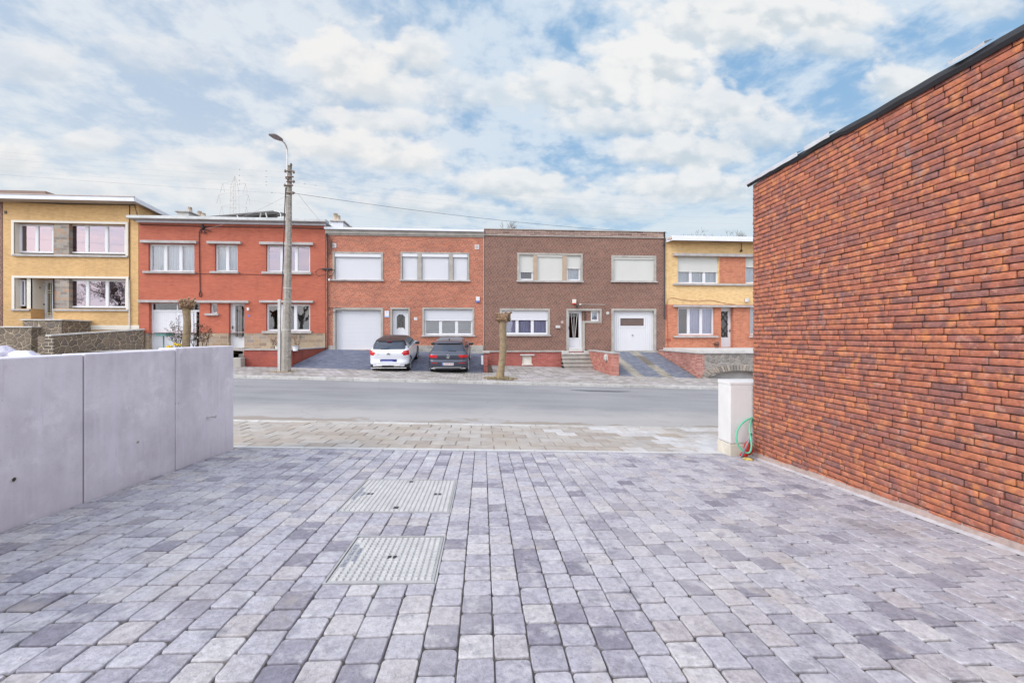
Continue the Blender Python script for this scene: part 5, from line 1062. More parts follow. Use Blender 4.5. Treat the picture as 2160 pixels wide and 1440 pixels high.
# ================================================================== STREET LAMP ON CONCRETE POLE
pxc, pyc = -8.22, 18.0; zb_ = G(pxc, pyc)
def polemat():
    m, nt, p = newmat('pole_concrete'); g = nd(nt, 'TexCoord').outputs['Object']; s = nd(nt, 'SeparateXYZ', {0: g})
    c = mixc(nt, mapr(nt, noi(nt, g, 3, 5, .6), .3, .7), (.25, .215, .185), (.36, .32, .28))
    v = mt(nt, 'ADD', noi(nt, g, 9, 6, .75), mt(nt, 'MULTIPLY', s.outputs[0], .6))
    c = mixc(nt, mapr(nt, v, .55, .68, 0, .75, True), c, (.13, .12, .10)); c = mixc(nt, mapr(nt, noi(nt, g, 17, 4, .7), .62, .70, 0, .7, True), c, (.62, .62, .60))
    nt.links.new(c, p.inputs['Base Color']); p.inputs['Roughness'].default_value = .9
    nt.links.new(nd(nt, 'Bump', {'Strength': .5, 'Distance': .01, 'Height': noi(nt, g, 30, 5, .7)}).outputs[0], p.inputs['Normal']); return m
lp = thing('street_lamp', 'tall tapered concrete pole carrying a street lamp and cable brackets', 'street lamp', (pxc, pyc, zb_))
ztp = FZ(611, 350, pyc)
tp = MB().tube([(pxc-.03, pyc, zb_-.3), (pxc-.03, pyc, zb_+.05), (pxc-.02, pyc, zb_+1.5), (pxc+.03, pyc, 1.8), (pxc+.07, pyc, 4.2), (pxc+.10, pyc, ztp)], [.205, .20, .185, .155, .13, .105], 8, sm=False)
obj('pole', tp, polemat(), lp)
obj('conduit', MB().box(pxc-.30, pxc-.20, pyc-.16, pyc-.06, zb_, FZ(602, 632, pyc)), K['concl'], lp)
bn = MB()
for py in (415, 517, 608, 636, 695):
    z = FZ(608, py, pyc); t_ = (z-zb_)/(ztp-zb_); x = lerp(pxc-.03, pxc+.10, t_); r_ = lerp(.198, .108, t_)+.006; bn.cyl((x, pyc, z-.015), (x, pyc, z+.015), r_, seg=8)
obj('strap', bn, K['concl'], lp)
obj('cable', MB().tube([(pxc-.2, pyc-.05, FZ(602, 632, pyc)), (pxc-.15, pyc-.05, 2.5), (pxc-.05, pyc-.1, 5.2), (pxc, pyc-.1, 6.2)], .02, 5), K['cable'], lp)
xa_ = FX(605.5, pyc-.1); am = catm([P(605, 392, pyc-.1), P(605.5, 360, pyc-.1), P(606, 325, pyc-.1), P(605, 312, pyc-.15), P(601, 303, pyc-.3), P(595, 297, pyc-.45), P(592, 294, pyc-.5)], 6)
obj('arm', MB().tube(am, .032, 8), M('painted_steel_arm', (.55, .53, .51), .5, .2), lp)
hd = MB(); a = P(594, 297, pyc-.5); b = P(578, 286, pyc-.95); d = (b-a).normalized(); sd_ = Vector((.55, .45, .25)).normalized(); up_ = d.cross(sd_).normalized()
pts = [(0, .05, .05), (.08, .10, .07), (.22, .17, .075), (.50, .17, .06), (.60, .12, .03)]; prev = None
for (t_, w_, h_) in pts:
    c_ = a+d*t_; k = len(hd.v); hd.v += [tuple(c_+sd_*w_+up_*-h_*.4), tuple(c_+sd_*w_*.8+up_*h_*.6), tuple(c_-sd_*w_*.8+up_*h_*.6), tuple(c_-sd_*w_+up_*-h_*.4)]
    if prev is not None: [hd.face((prev+i, prev+(i+1) % 4, k+(i+1) % 4, k+i)) for i in range(4)]
    else: hd.face((k, k+1, k+2, k+3))
    prev = k
hd.face((prev+3, prev+2, prev+1, prev)); obj('lamp_head', hd, M('grey_lamp_housing', (.30, .27, .28), .5), lp)
br = MB()
for (py, l, r_) in ((361, 602, 619), (373, 604, 619), (383, 604, 622), (391, 601, 618), (407, 604, 622)):
    br.bar(P(l, py, pyc-.12), P(r_, py, pyc-.12), .05)
for (px, py) in ((614, 347.5), (619.5, 363), (602, 361), (601, 391), (604, 375), (607, 377), (619, 383), (618, 407)): q = P(px, py, pyc-.12); br.blob(q, .05, .05, .07, px, .1, nu=8, nv=6)
obj('insulator_bracket', br, M('old_bracket', (.17, .13, .11), .7, var=.3, ns=20.), lp)
# dirt ring at the foot
# ------------------------------------------------------------------ overhead cables
def cable(a, b, sag, r, label, name='overhead_cable', m='cable', beads=None):
    n = 24; pts = [lerp(a, b, i/n)-Vector((0, 0, sag*4*(i/n)*(1-i/n))) for i in range(n+1)]; mb = MB().tube(pts, r, 4)
    for t_ in beads or []:
        q = lerp(a, b, t_)-Vector((0, 0, sag*4*t_*(1-t_))); mb.blob(q, .03, .022, .022, 1, .1, nu=6, nv=4)
    return tag(obj(name, mb, K[m] if isinstance(m, str) else m, org=tuple(a)), label, 'cable', 'overhead cables')
thin = M('thin_wire', (.42, .41, .44), .5)
cable(P(622, 408, pyc-.1), P(1408, 492, YF+.2), .25, .0075, 'thickest dark cable running from the pole to the right house roof')
cable(P(601, 408, pyc-.1), Vector((-34, 16.5, FZ(0, 414, 16.5)+2.0)), .2, .0045, 'cable leaving the pole to the left above the yellow house', m=thin, beads=[.02, .07])
for i_, (py, pe) in enumerate(((363, 395), (375, 408), (385, 420), (392, 433))):
    cable(P(619, py, pyc-.1), P(1700, 430+i_*14, 24.), .5, .0022, ['topmost', 'second from top', 'third from top', 'fourth from top'][i_]+' of the faint wires running right from the pole', m=thin, beads=[.015, .03] if i_ == 2 else None)
    cable(P(603, py, pyc-.1), Vector((-34, 16.4, 8.2-i_*.32)), .3, .0018, ['topmost', 'second from top', 'third from top', 'fourth from top'][i_]+' of the faint wires running left from the pole', m=thin, beads=[.03, .07])
cable(P(629, 409, pyc-.1), P(690, 482, YF-.1), .05, .007, 'thin drop wire from the pole to the corner of the orange house', m=thin)
cable(P(606, 412, pyc-.1), P(432, 484, YF-.15), .15, .006, 'thin drop wire from the pole to the bracket on the smooth red house', m=thin)

# ================================================================== POLLARD TREES
bark = attrmat('pollard_bark', [(.24, .17, .10), (.30, .22, .13)], 8., .25, patch=[((.36, .30, .08), 3., .52, .7, .55, 0.), ((.14, .11, .08), 6., .55, .7, .5, .4)], bump=1., bs=30., bdist=.02)
knob = attrmat('pollard_knob', [(.13, .075, .045), (.24, .14, .08), (.34, .22, .13)], 12., .3, patch=[((.50, .38, .22), 9., .56, .68, .8, 0.)], bump=1., bs=25., bdist=.03)
def pollard(px, Y, pytop, pyhead, wbase, lean, label, seed):
    x = FX(px, Y); z0 = G(x, Y) if Y < 19.6 else -.70; zh, zt_ = FZ(px, pyhead, Y), FZ(px, pytop, Y); rnd = random.Random(seed)
    t = thing('pollard_tree', label, 'tree', (x, Y, z0), 'pollard trees along the far footway'); n = 12; pts = []; rad = []
    for i in range(n+1):
        q = i/n; pts.append((x+lean*math.sin(q*1.6)+.025*math.sin(q*7+seed), Y+.02*math.sin(q*5), lerp(z0-.1, zh+.05, q))); rad.append(wbase*(1.25-.9*q if q < .12 else 1.0-.06*q+.1*(q > .85)*(q-.85)/.15+.04*math.sin(q*19+seed)))
    obj('trunk', MB().tube(pts, rad, 14), bark, t)
    hx = pts[-1][0]; cr = MB(); hh = zt_-zh; hw_ = .36
    cr.blob((hx, Y, zh+hh*.4), .24, .22, hh*.5, seed, .35, .4, 14, 10, 3.)
    for i in range(34):
        a = rnd.random()*6.28; r_ = rnd.uniform(.12, .27); zz_ = zh+hh*rnd.uniform(.08, .85); s_ = rnd.uniform(.045, .095)
        cr.blob((hx+r_*math.cos(a), Y+r_*math.sin(a)*.9, zz_), s_, s_, s_*1.15, i+seed, .45, rnd.random(), 8, 6, 2.5)
    for i in range(9):
        a = rnd.random()*6.28; r_ = .24; zz_ = zh+hh*rnd.uniform(.45, .9); b_ = Vector((hx+r_*math.cos(a), Y+r_*math.sin(a), zz_)); cr.tube([b_, b_+Vector((math.cos(a)*.14, math.sin(a)*.1, .11))], [.045, .035], 7, .9)
    obj('crown', cr, knob, t); return t
pollard(393, 20.2, 631, 652, .155, .02, 'pollard tree standing before the white garage of the smooth red house', 3)
pollard(1055, 17.45, 661, 678, .155, .14, 'pollard tree with yellow lichen in front of the brown house', 11)
# ------------------------------------------------------------------ tufts
def tuft(label, cx, cy, rx_, ry_, n, h, colr, zf, name='dry_grass', seed=1):
    rnd = random.Random(seed); mb = MB()
    for i in range(n):
        a = rnd.random()*6.28; r_ = math.sqrt(rnd.random()); x, y = cx+rx_*r_*math.cos(a), cy+ry_*r_*math.sin(a); z = zf(x, y); hh = h*rnd.uniform(.4, 1)*(1.2-r_*.7); b_ = rnd.random()*6.28; w = .008; lx_, ly_ = math.cos(b_)*hh*.6, math.sin(b_)*hh*.6
        mb.poly([(x-w*math.sin(b_), y+w*math.cos(b_), z), (x+w*math.sin(b_), y-w*math.cos(b_), z), (x+lx_, y+ly_, z+hh)], rnd.random())
    o = tag(obj(name, mb, attrmat('blades_'+label[:6], colr, 5., .2, bump=0.)), label, 'grass', kind='stuff'); return o
tx = FX(1055, 17.45); tuft('dry grass round the foot of the right pollard tree', tx, 17.4, .75, .38, 900, .16, [(.30, .22, .12), (.42, .32, .18), (.2, .17, .07)], G, seed=2)
struct('tree_pit', MB().sheet([tx-.55, tx+.55], [17.0, 17.9], lambda x, y: G(x, y)+.006), K['soil'])
struct('tree_pit', MB().sheet([pxc-.65, pxc+.35], [17.6, 18.35], lambda x, y: G(x, y)+.006), M('pole_foot_soil', (.30, .24, .18), .95, var=.3, ns=6.))
tuft('dry leaves and grass round the foot of the lamp pole', pxc-.1, 17.75, .5, .22, 240, .09, [(.28, .2, .12), (.4, .3, .2)], G, seed=5)
# ------------------------------------------------------------------ rose bushes
leafm = attrmat('rose_leaf', [(.10, .03, .03), (.16, .06, .05), (.07, .08, .03), (.20, .10, .09)], 8., .2, bump=0.)
stemm = M('rose_stem', (.15, .10, .07), .8)
def bush(label, cx, cy, z0, w, h, ns, nl, seed, name='rose_bush', lm=None):
    rnd = random.Random(seed); t = thing(name, label, 'shrub', (cx, cy, z0)); s_ = MB(); l_ = MB()
    def leaf(p):
        a, b = rnd.random()*6.28, rnd.uniform(-.6, .9); u_ = Vector((math.cos(a)*math.cos(b), math.sin(a)*math.cos(b), math.sin(b))); v_ = u_.cross(Vector((rnd.random(), rnd.random(), 1))).normalized(); L_ = rnd.uniform(.03, .055); k = rnd.random()
        l_.poly([p, p+u_*L_+v_*L_*.5, p+u_*L_*2, p+u_*L_-v_*L_*.5], k)
    for i in range(ns):
        a = rnd.random()*6.28; sp = rnd.uniform(.3, 1)*w; tip = Vector((cx+sp*math.cos(a), cy+sp*.5*math.sin(a), z0+h*rnd.uniform(.55, 1))); b0 = Vector((cx+rnd.uniform(-.12, .12), cy+rnd.uniform(-.1, .1), z0)); mid = lerp(b0, tip, .5)+Vector((rnd.uniform(-.06, .06), 0, .08)); pts = catm([b0, mid, tip], 5); s_.tube(pts, [.011*(1-.6*j/10) for j in range(len(pts))], 4, cap=False)
        for j in range(5):
            q = rnd.uniform(.35, 1); bp_ = pts[int(q*(len(pts)-1))]; tt = bp_+Vector((rnd.uniform(-.22, .22), rnd.uniform(-.15, .15), rnd.uniform(.02, .2))); s_.tube([bp_, tt], [.006, .003], 3, cap=False)
            for m_ in range(nl): leaf(lerp(bp_, tt, rnd.random())+Vector((rnd.uniform(-.05, .05), rnd.uniform(-.05, .05), rnd.uniform(-.04, .05))))
    obj('stems', s_, stemm, t); obj('leaves', l_, lm or leafm, t)
bush('wide rose bush with reddish leaves left of the left pollard trunk', FX(371, 20.4), 20.5, -.70, .75, 1.45, 13, 6, 1)
bush('rose bush with reddish leaves right of the left pollard trunk', FX(408, 20.6), 20.7, -.70, .55, 1.3, 10, 5, 2)
bush('tall narrow rose bush in front of the small window of the smooth red house', FX(432, 20.6), 20.6, -.70, .40, 1.35, 9, 6, 6)
bush('nearly bare rose bush in the planter left of the lamp pole', FX(576, 20.6), 20.6, -.72, .35, .95, 5, 1, 8)
bush('nearly bare rose bush in the planter right of the lamp pole', FX(628, 20.6), 20.6, -.72, .35, 1.05, 5, 1, 9)
ym = M('daffodil_yellow', (.80, .55, .02), .6); gm2 = M('daffodil_green', (.10, .20, .06), .6)
def daff(px, Y, n, label, z0, seed, py):
    rnd = random.Random(seed); x = FX(px, Y); t = thing('daffodils', label, 'flowers', (x, Y, z0)); s_ = MB(); f_ = MB()
    for i in range(n*5): a = Vector((x+rnd.uniform(-.22, .22), Y+rnd.uniform(-.1, .1), z0)); s_.tube([a, a+Vector((rnd.uniform(-.08, .08), 0, rnd.uniform(.12, .26)))], [.008, .004], 3, cap=False)
    for i in range(n): f_.blob((x+rnd.uniform(-.15, .15), Y-.05, FZ(px, py, Y)+rnd.uniform(-.05, .08)), .055, .055, .055, i, .4, nu=8, nv=6)
    obj('leaves', s_, gm2, t); obj('blooms', f_, ym, t)
daff(360, 19.98, 3, 'lowest clump of yellow daffodils beside the mailbox', -.70, 1, 732); daff(372, 20.0, 2, 'yellow daffodils between mailbox and left pollard tree', -.70, 2, 729); daff(378.5, 20.2, 1, 'single highest daffodil nearest the left pollard trunk', -.70, 3, 726)
daff(594, 20.1, 1, 'single daffodil in the planter beside the lamp pole', -.72, 4, 733)
for (px, w, lb) in ((588, .16, 'white plant pot in the planter, left of the lamp pole'), (623, .14, 'white plant pot in the planter, right of the lamp pole')):
    x = FX(px, 20.4); tag(obj('plant_pot', MB().tube([(x, 20.4, -.72), (x, 20.4, -.50), (x, 20.4, -.47)], [w*.75, w, w*1.08], 16), K['white'], org=(x, 20.4, -.72)), lb, 'pot')

# ================================================================== FAR THINGS
def bare(name, label, px, py, Y, h, seed, wd=1.):
    rnd = random.Random(seed); x = FX(px, Y); zt_ = FZ(px, py, Y); z0 = zt_-h; t = thing(name, label, 'tree', (x, Y, z0)); tr_ = MB(); tw = MB()
    tr_.tube([(x, Y, z0), (x, Y, z0+h*.45)], [.3, .2], 8)
    def br_(p, d, L_, r_, dep):
        q = p+d*L_; (tr_ if dep > 3 else tw).tube([p, q], [r_, r_*.65], 4, cap=False)
        if dep == 0: return
        for i in range(3 if dep > 1 else 4):
            n_ = (d+Vector((rnd.gauss(0, .55)*wd, rnd.gauss(0, .5), rnd.gauss(.12, .3)))).normalized(); br_(q, n_, L_*rnd.uniform(.55, .82), r_*.6, dep-1)
    for i in range(5): br_(Vector((x, Y, z0+h*rnd.uniform(.3, .45))), Vector((rnd.gauss(0, .5), rnd.gauss(0, .5), 1)).normalized(), h*.2, .13, 5)
    obj('trunk', tr_, stemm, t); obj('crown', tw, M('far_twigs', (.17, .13, .11), .9), t); return t
bare('bare_tree', 'twig tips of a bare tree above the roof joint of the orange and brown houses', 1040, 478, 48, 13, 4)
bare('bare_tree', 'small round bare treetop above the right yellow house roof', 1505, 484, 44, 12, 9)
# leafless trees across the plot behind the camera (they show mirrored in the ground floor windows)
bt = bare('bare_tree', 'large leafless tree standing well behind the driveway, mirrored in the lower windows', 1080, 400, 40, 13, 21, 1.5); bt['group'] = 'leafless trees behind the driveway'
for i_, (x, y, s_) in enumerate(((-100, -42, 1.15), (-88, -38, 1.2), (-77, -44, 1.3), (-68, -36, 1.1), (-58, -40, 1.25), (-47, -37, 1.2), (-38, -41, 1.1), (-29, -36, 1.0))):
    o = bt if i_ == 0 else bt.copy()
    if i_:
        COL.objects.link(o)
        for ch in list(bt.children): c_ = ch.copy(); COL.objects.link(c_); c_.parent = o
    o.location = (x, y, -2.2); o.rotation_euler = (0, 0, i_*1.3); o.scale = (s_*1.3, s_*1.3, s_)
# transmission tower
Yp = 150.; tw = thing('transmission_tower', 'faint steel lattice pylon far behind the solar rack', 'pylon', (FX(495, Yp), Yp, -2)); xc = FX(495, Yp); mb = MB(); ztop_ = FZ(495, 372, Yp)
def hw(z): return lerp(1.7, .8, min(1, (z+2)/ztop_)) if z < ztop_-4 else lerp(.8, .1, (z-ztop_+4)/4)
zs = frange(-2, ztop_-4, 22)+[ztop_]
for a, b in zip(zs, zs[1:]):
    for sx_ in (-1, 1):
        for sy_ in (-1, 1):
            mb.bar((xc+sx_*hw(a), Yp+sy_*hw(a), a), (xc+sx_*hw(b), Yp+sy_*hw(b), b), .055)
        mb.bar((xc+sx_*hw(a), Yp-hw(a), a), (xc-sx_*hw(b), Yp-hw(b), b), .035)
    mb.bar((xc-hw(b), Yp-hw(b), b), (xc+hw(b), Yp-hw(b), b), .06)
obj('mast', mb, M('galvanised_lattice', (.42, .36, .34), .7), tw); mb = MB()
for py, l, r_ in ((387, 470, 518), (411, 462, 524), (436, 468, 520)):
    z = FZ(495, py, Yp)
    for px in (l, r_): x = FX(px, Yp); mb.bar((xc, Yp, z+1.), (x, Yp, z), .03); mb.bar((xc, Yp, z-.6), (x, Yp, z), .025); mb.bar((x, Yp, z), (x-.8, Yp, z-3.2), .07); mb.bar((x, Yp, z), (x+.6, Yp, z-3.2), .055)
obj('cross_arm', mb, M('galvanised_arm', (.40, .34, .33), .7), tw)
for i_, (py, ps) in enumerate(((387, 1), (411, 0), (436, -1))):
    a = Vector((FX(520, Yp), Yp, FZ(520, py+10, Yp))); cable(a, Vector((260, Yp+30, 36-i_*5.5)), 6, .014, ['upper', 'middle', 'lower'][i_]+' faint high voltage line sweeping right from the far pylon', 'power_line', thin)

# ================================================================== CARS
def lerp_rows(rows, n):
    out = []; m_ = len(rows)
    for i in range(m_-1):
        a, b, c, d = rows[max(i-1, 0)], rows[i], rows[i+1], rows[min(i+2, m_-1)]
        for j in range(n):
            t = j/n; v = []
            for k in range(len(b)):
                # monotone hermite
                m0 = (c[k]-a[k])/2; m1 = (d[k]-b[k])/2; dl = c[k]-b[k]
                if dl == 0 or (b[k]-a[k])*dl <= 0: m0 = 0
                if dl == 0 or (d[k]-c[k])*dl <= 0: m1 = 0
                m0 = max(min(m0, 3*abs(dl)), -3*abs(dl)); m1 = max(min(m1, 3*abs(dl)), -3*abs(dl))
                v.append((2*t**3-3*t*t+1)*b[k]+(t**3-2*t*t+t)*m0+(-2*t**3+3*t*t)*c[k]+(t**3-t*t)*m1)
            out.append(v)
    out.append(list(rows[-1])); return out
def outline(hw, r, f, cr):
    """closed loop of (x, y, kind); starts at rear centre going right"""
    pts = []; cr = min(cr, hw*.9); NR, NC, NS, NF = 12, 7, 40, 8
    bow = .05*min(1, hw/.8)
    for i in range(NR): x = (hw-cr)*i/NR; pts.append((x, r+bow*(x/hw)**2, 'r'))
    for i in range(NC): a = math.pi/2*i/NC; pts.append((hw-cr+cr*math.sin(a), r+bow*((hw-cr)/hw)**2+cr*(1-math.cos(a)), 'c'))
    y0 = r+bow*((hw-cr)/hw)**2+cr; y1 = f-cr*1.2
    for i in range(NS): t = i/NS; pts.append((hw*(1-.03*t*t), lerp(y0, y1, t), 's'))
    for i in range(NC): a = math.pi/2*i/NC; pts.append((hw*.97-cr+cr*math.cos(a), y1+cr*1.2*math.sin(a), 'f'))
    for i in range(NF+1): t = i/NF; pts.append(((hw*.97-cr)*(1-t), f+.05*t, 'f'))
    right = pts; left = [(-x, y, k) for (x, y, k) in reversed(right[1:-1])]; return right+left
def car(name, label, X, Y, rot, pitch, rows, cfg, L, hwid):
    z0 = g3(X, Y+.75); org = Vector((X, Y, z0-.75*math.tan(pitch)))
    t = thing(name, label, 'car', org); t.rotation_euler = (pitch, 0, rot)
    bins = {}; rr = lerp_rows(rows, 4); loops = [outline(q[1], q[2], q[3], q[4]) for q in rr]; n = len(loops[0])
    def put(part, pts):
        mb = bins.setdefault(part, MB()); ix = []
        d_ = cfg.setdefault('_v', {}).setdefault(part, {})
        for p in pts:
            key = (round(p[0], 5), round(p[1], 5), round(p[2], 5))
            if key not in d_: d_[key] = len(mb.v); mb.v.append(p)
            ix.append(d_[key])
        if len(set(ix)) > 2: mb.face(tuple(dict.fromkeys(ix)), 0, True)
    wy = cfg['wheels']; wr = cfg['wr']
    for i in range(len(loops)-1):
        za, zb2 = rr[i][0], rr[i+1][0]; hwm = (rr[i][1]+rr[i+1][1])/2
        for j in range(n):
            k = (j+1) % n; A_, B_, C_, D_ = loops[i][j], loops[i][k], loops[i+1][k], loops[i+1][j]
            pts = [(A_[0], A_[1], za), (B_[0], B_[1], za), (C_[0], C_[1], zb2), (D_[0], D_[1], zb2)]
            cx, cy, cz = [sum(p[m_] for p in pts)/4 for m_ in range(3)]; kind = A_[2] if j < n//2 else B_[2]
            if kind == 's' or kind == 'c' or kind == 'f':
                if any((cy-w_)**2+(cz-wr)**2 < (wr+.05)**2 for w_ in wy) and abs(cx) > hwm*.75: continue
            put(cfg['cls'](cx, cy, cz, kind, hwm), pts)
    top = [(p[0], p[1], rr[-1][0]) for p in loops[-1]]; bins['roof' if 'roof' in bins else 'body'].poly(top, 0, True)
    bm_ = M(name+'_underside', (.02, .02, .02), .9)
    for part, mb in bins.items():
        nm = {'tail_l': 'taillight', 'tail_r': 'taillight'}.get(part, part)
        o = bpy.data.objects.new(nm, None); bpy.data.objects.remove(o)
        me_o = obj(nm, mb, cfg['mats'][part], None); me_o.parent = t
    ub = MB().box(-hwid*.88, hwid*.88, .35, L-.3, .17, .6); o = obj('underbody', ub, bm_, None); o.parent = t
    tyre = M('tyre_rubber', (.02, .02, .021), .85); rim = M('alloy_rim', (.35, .35, .36), .35, .6)
    for w_ in wy:
        for s_ in (-1, 1):
            xo = s_*(hwid-.015); xi = s_*(hwid-.24); wb = MB().tube([(xi, w_, wr), (xi+s_*.02, w_, wr), (xo-s_*.03, w_, wr), (xo, w_, wr)], [wr-.03, wr, wr, wr-.035], 28); o = obj('wheel', wb, tyre, None); o.parent = t
            rb = MB(); rb.cyl((xo-s_*.02, w_, wr), (xo+s_*.003, w_, wr), .06, seg=12)
            for q in range(5): a = q*2*math.pi/5+.3; rb.bar((xo+s_*.001, w_, wr), (xo+s_*.001, w_+math.cos(a)*(wr-.06), wr+math.sin(a)*(wr-.06)), .05)
            rb.tube([(xo-s_*.012, w_+math.cos(a)*(wr-.06), wr+math.sin(a)*(wr-.06)) for a in frange(0, 6.2832, 20)], .018, 5); o2 = obj('rim', rb, rim, None); o2.parent = o
            ar_ = MB(); aa = [a for a in frange(-.25, math.pi+.25, 18)]; ar_.tube([(s_*(hwid-.02), w_+math.cos(a)*(wr+.055), wr+math.sin(a)*(wr+.055)) for a in aa], .022, 6); o3 = obj('wheel_arch', ar_, cfg['arch'], None); o3.parent = t
            lin_ = MB().cyl((s_*(hwid-.05), w_, wr), (s_*(hwid-.3), w_, wr), wr+.05, seg=20); o4 = obj('wheel_well', lin_, bm_, None); o4.parent = t
            o.location = (0, 0, 0)
    for s_ in (-1, 1):
        mr = MB().blob((s_*(hwid+.09), cfg['my'], .98), .11, .07, .075, 2, .08, nu=14, nv=10).tube([(s_*(hwid-.1), cfg['my']+.03, .93), (s_*(hwid+.03), cfg['my'], .95)], .028, 6); o = obj('mirror', mr, cfg['mmat'], None); o.parent = t
    return t
def add(t, name, mb, mat, label=None):
    o = obj(name, mb, mat, None); o.parent = t
    if label: o['label'] = label
    return o
black = M('gloss_black', (.012, .012, .014), .12, spec=.6, var=0.); trim = M('black_plastic_trim', (.03, .03, .032), .6); chrome = M('chrome', (.75, .74, .73), .15, .9, var=.02)
tail = M('red_lens', (.50, .012, .015), .2, spec=.6, var=.25, ns=14.); glassc = M('tinted_car_glass', (.012, .022, .045), .05, spec=.55, var=0.)
# --- grey hatchback: z, half width, rear y, front y, corner radius
gr_rows = [(.17, .76, .22, 4.05, .22), (.22, .84, .10, 4.16, .28), (.32, .875, .035, 4.24, .30), (.48, .89, .0, 4.27, .30), (.60, .893, .0, 4.28, .30), (.655, .893, .035, 4.27, .30), (.69, .89, .085, 4.26, .30), (.80, .89, .06, 4.2, .28), (.90, .885, .065, 4.0, .26), (.965, .865, .12, 3.4, .25),
           (1.0, .83, .18, 3.12, .22), (1.10, .765, .27, 2.92, .20), (1.22, .705, .375, 2.66, .18), (1.335, .645, .46, 2.38, .17), (1.385, .625, .41, 2.2, .17), (1.42, .60, .43, 2.05, .17), (1.445, .54, .52, 1.9, .16), (1.458, .38, .75, 1.65, .14), (1.462, .10, 1.05, 1.35, .05)]
def cls_g(x, y, z, k, hw_):
    ax = abs(x)
    if k == 'r' or k == 'c':
        if 1.035 < z < 1.34 and y < .75 and ax < hw_-.055: return 'rear_window' if z < 1.315 else 'spoiler_lip'
        if 1.315 < z < 1.375 and y < .75: return 'spoiler_lip'
        if z < .26: return 'bumper'
        if .785 < z < .905 and ax > .48+.55*max(0, (.865-z)) and y < .36: return 'tail_l' if x < 0 else 'tail_r'
    if k == 's' and 1.0 < z < 1.36 and .62 < y < 2.72-(z-1.1)*1.5: return 'side_window'
    if k == 'f' and 1.0 < z < 1.36: return 'windscreen'
    if z < .26: return 'bumper'
    return 'body'
gpaint = M('dark_grey_paint', (.055, .06, .085), .3, .35, var=.03, ns=2., spec=.5, coat=.45)
gcar = car('parked_car', 'dark grey metallic hatchback parked nose to the orange house, right of the white one', -1.56, 18.86, R(-.2), R(8.4), gr_rows,
           dict(wheels=(.78, 3.40), wr=.325, my=2.75, mmat=black, arch=gpaint, cls=cls_g, mats=dict(body=gpaint, rear_window=glassc, side_window=glassc, windscreen=glassc, tail_l=tail, tail_r=tail, spoiler_lip=black, bumper=trim)), 4.28, .89)
rx90 = Matrix.Rotation(R(90), 4, 'X')
def plate(t, yc, zc, s, w, lcol, name='licence_plate'):
    p = add(t, name, MB().box(-w/2, w/2, yc-.012, yc, zc-.058, zc+.058, bev=.004), K['white']); b = add(p, 'country_band', MB().box(-w/2+.004, -w/2+.05, yc-.0145, yc-.0122, zc-.052, zc+.052), K['blueplate'])
    o = text('plate_number', s, .105, lcol, p, Matrix.Translation((.022, yc-.0135, zc)) @ rx90, .001); return p
plate(gcar, -.004, .50, '2-EDF-594', .52, M('plate_red', (.35, .01, .03), .5))
eb = MB().tube([(.065*math.cos(a), .048, .845+.065*math.sin(a)) for a in frange(0, 6.2832, 24)], .007, 5)
for pts in (((-.035, .89), (-.012, .845)), ((-.012, .845), (0, .868)), ((0, .868), (.012, .845)), ((.012, .845), (.035, .89)), ((-.055, .865), (-.022, .79)), ((-.022, .79), (0, .835)), ((0, .835), (.022, .79)), ((.022, .79), (.055, .865))): eb.tube([(pts[0][0], .048, pts[0][1]), (pts[1][0], .048, pts[1][1])], .005, 4)
add(gcar, 'emblem', eb, chrome); text('badge', 'G O L F', .052, chrome, gcar, Matrix.Translation((0, .058, .745)) @ rx90, .003); text('badge', 'eTSI', .04, chrome, gcar, Matrix.Translation((.60, .078, .70)) @ rx90, .003)
add(gcar, 'rear_wiper', MB().box(0, .36, .215, .235, 1.055, 1.068), black); add(gcar, 'roof_antenna', MB().tube([(0, .80, 1.455), (0, .92, 1.50), (0, .98, 1.455)], [.02, .028, .012], 6), black)
add(gcar, 'chrome_strip', MB().tube([(-.78, .065, .285), (-.66, .02, .33), (-.5, -.0, .345), (.5, -.0, .345), (.66, .02, .33), (.78, .065, .285)], .010, 5).tube([(-.78, .07, .285), (-.6, .01, .28), (-.52, .0, .34)], .009, 5).tube([(.78, .07, .285), (.6, .01, .28), (.52, .0, .34)], .009, 5), chrome)
for s_ in (-1, 1): add(gcar, 'reflector', MB().box(s_*.62-.13, s_*.62+.13, -.002+.012, .03, .535, .562), tail)
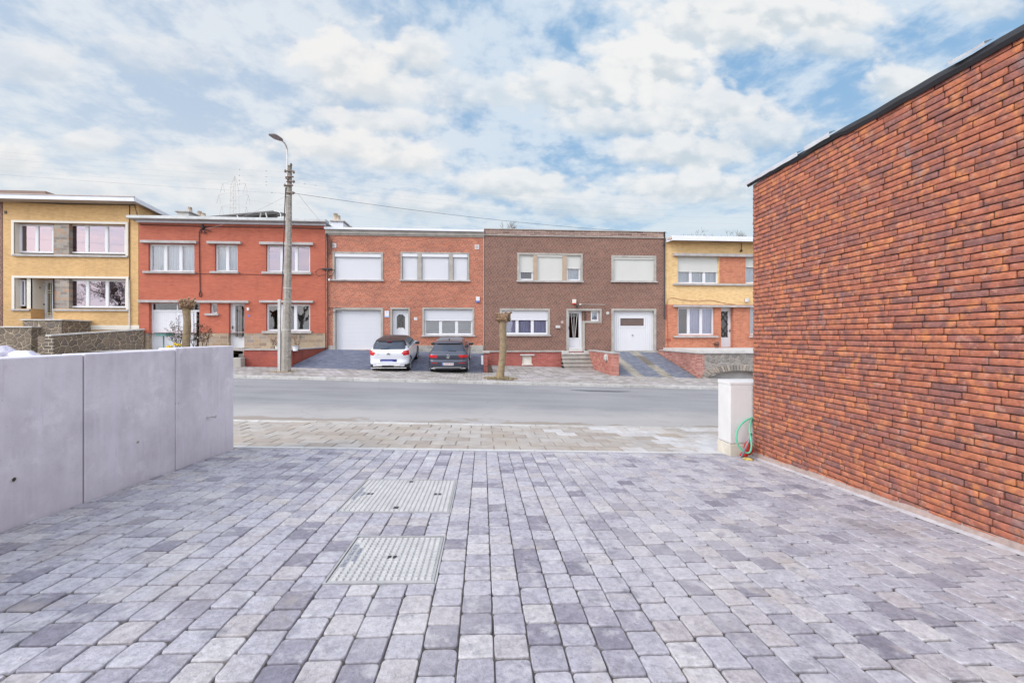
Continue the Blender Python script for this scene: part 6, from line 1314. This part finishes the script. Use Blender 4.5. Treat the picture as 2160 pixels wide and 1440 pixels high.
# --- white hatchback
wh_rows = [(.17, .74, .20, 3.8, .22), (.22, .82, .08, 3.9, .27), (.33, .86, .02, 3.97, .30), (.47, .872, .0, 3.99, .33), (.56, .875, .03, 3.99, .33), (.66, .872, .05, 3.98, .32), (.80, .868, .045, 3.9, .30), (.92, .862, .055, 3.75, .28), (1.01, .84, .10, 3.3, .26),
           (1.06, .815, .15, 3.0, .25), (1.16, .765, .22, 2.8, .23), (1.27, .715, .30, 2.55, .22), (1.37, .665, .38, 2.3, .21), (1.41, .64, .34, 2.15, .20), (1.445, .61, .37, 2.0, .20), (1.475, .53, .48, 1.85, .18), (1.495, .38, .72, 1.6, .15), (1.50, .10, 1.0, 1.3, .05)]
def cls_w(x, y, z, k, hw_):
    ax = abs(x)
    if k in 'rc' and y < .7:
        if 1.055 < z < 1.365 and ax < hw_-.045 and (z > 1.10 or ax < hw_-.10): return 'rear_window'
        if .80 < z < 1.015 and ax > .60+.35*abs(z-.91)*.8: return 'tail_l' if x < 0 else 'tail_r'
        if z < .31 or (z < .40 and ax > .66): return 'bumper'
    if z >= 1.385: return 'roof'
    if z > 1.30: return 'pillar'
    if k == 's' and 1.06 < z < 1.31 and .55 < y < 2.6-(z-1.1)*1.5: return 'side_window'
    if k == 'f' and 1.03 < z < 1.36: return 'windscreen'
    if k == 'c' and z > 1.2: return 'pillar'
    if z < .28: return 'bumper'
    return 'body'
wpaint = M('white_paint', (.62, .62, .66), .25, 0, var=.015, ns=2., spec=.5, coat=.8)
wcar = car('parked_car', 'white hatchback with black roof parked on the sloping drive, left of the grey one', -4.21, 18.90, R(1.2), R(8.4), wh_rows,
           dict(wheels=(.74, 3.28), wr=.32, my=2.55, mmat=black, arch=trim, cls=cls_w, mats=dict(body=wpaint, roof=M('black_roof', (.022, .016, .016), .35, coat=.15), pillar=black, rear_window=glassc, side_window=glassc, windscreen=glassc, tail_l=tail, tail_r=tail, bumper=trim)), 4.0, .87)
add(wcar, 'chrome_strip', MB().box(-.55, .50, -.006, .03, .30, .395, bev=.01).box(-.78, .78, .0, .06, .225, .25, bev=.008), chrome)
add(wcar, 'exhaust_panel', MB().box(-.28, .22, -.012, -.0065, .315, .385), trim)
pr_ = add(wcar, 'licence_plate', MB().box(-.36, .36, .018, .036, .50, .64, bev=.01), M('dark_blue_board', (.035, .045, .20), .35, var=.3, ns=6.)); add(pr_, 'plate_panel', MB().box(-.32, .18, .012, .0175, .52, .57), M('lilac_board', (.33, .33, .55), .4))
ch = MB()
for zc in (.905, .865):
    ch.bar((-.075, .040, zc-.035), (0, .040, zc+.02), .018); ch.bar((0, .040, zc+.02), (.075, .040, zc-.035), .018)
add(wcar, 'emblem', ch, M('dark_chrome', (.22, .22, .24), .3, .6)); text('badge', 'C3', .07, M('badge_grey', (.4, .4, .42), .4), wcar, Matrix.Translation((-.45, .05, .86)) @ rx90, .003)
add(wcar, 'brake_light', MB().box(-.11, .11, .325, .345, 1.395, 1.412), tail); add(wcar, 'rear_wiper', MB().box(-.36, .0, .135, .16, 1.075, 1.09), black); add(wcar, 'roof_antenna', MB().tube([(0, .62, 1.485), (.0, .45, 1.60)], [.008, .004], 5), black)
print('objects', len(bpy.data.objects))
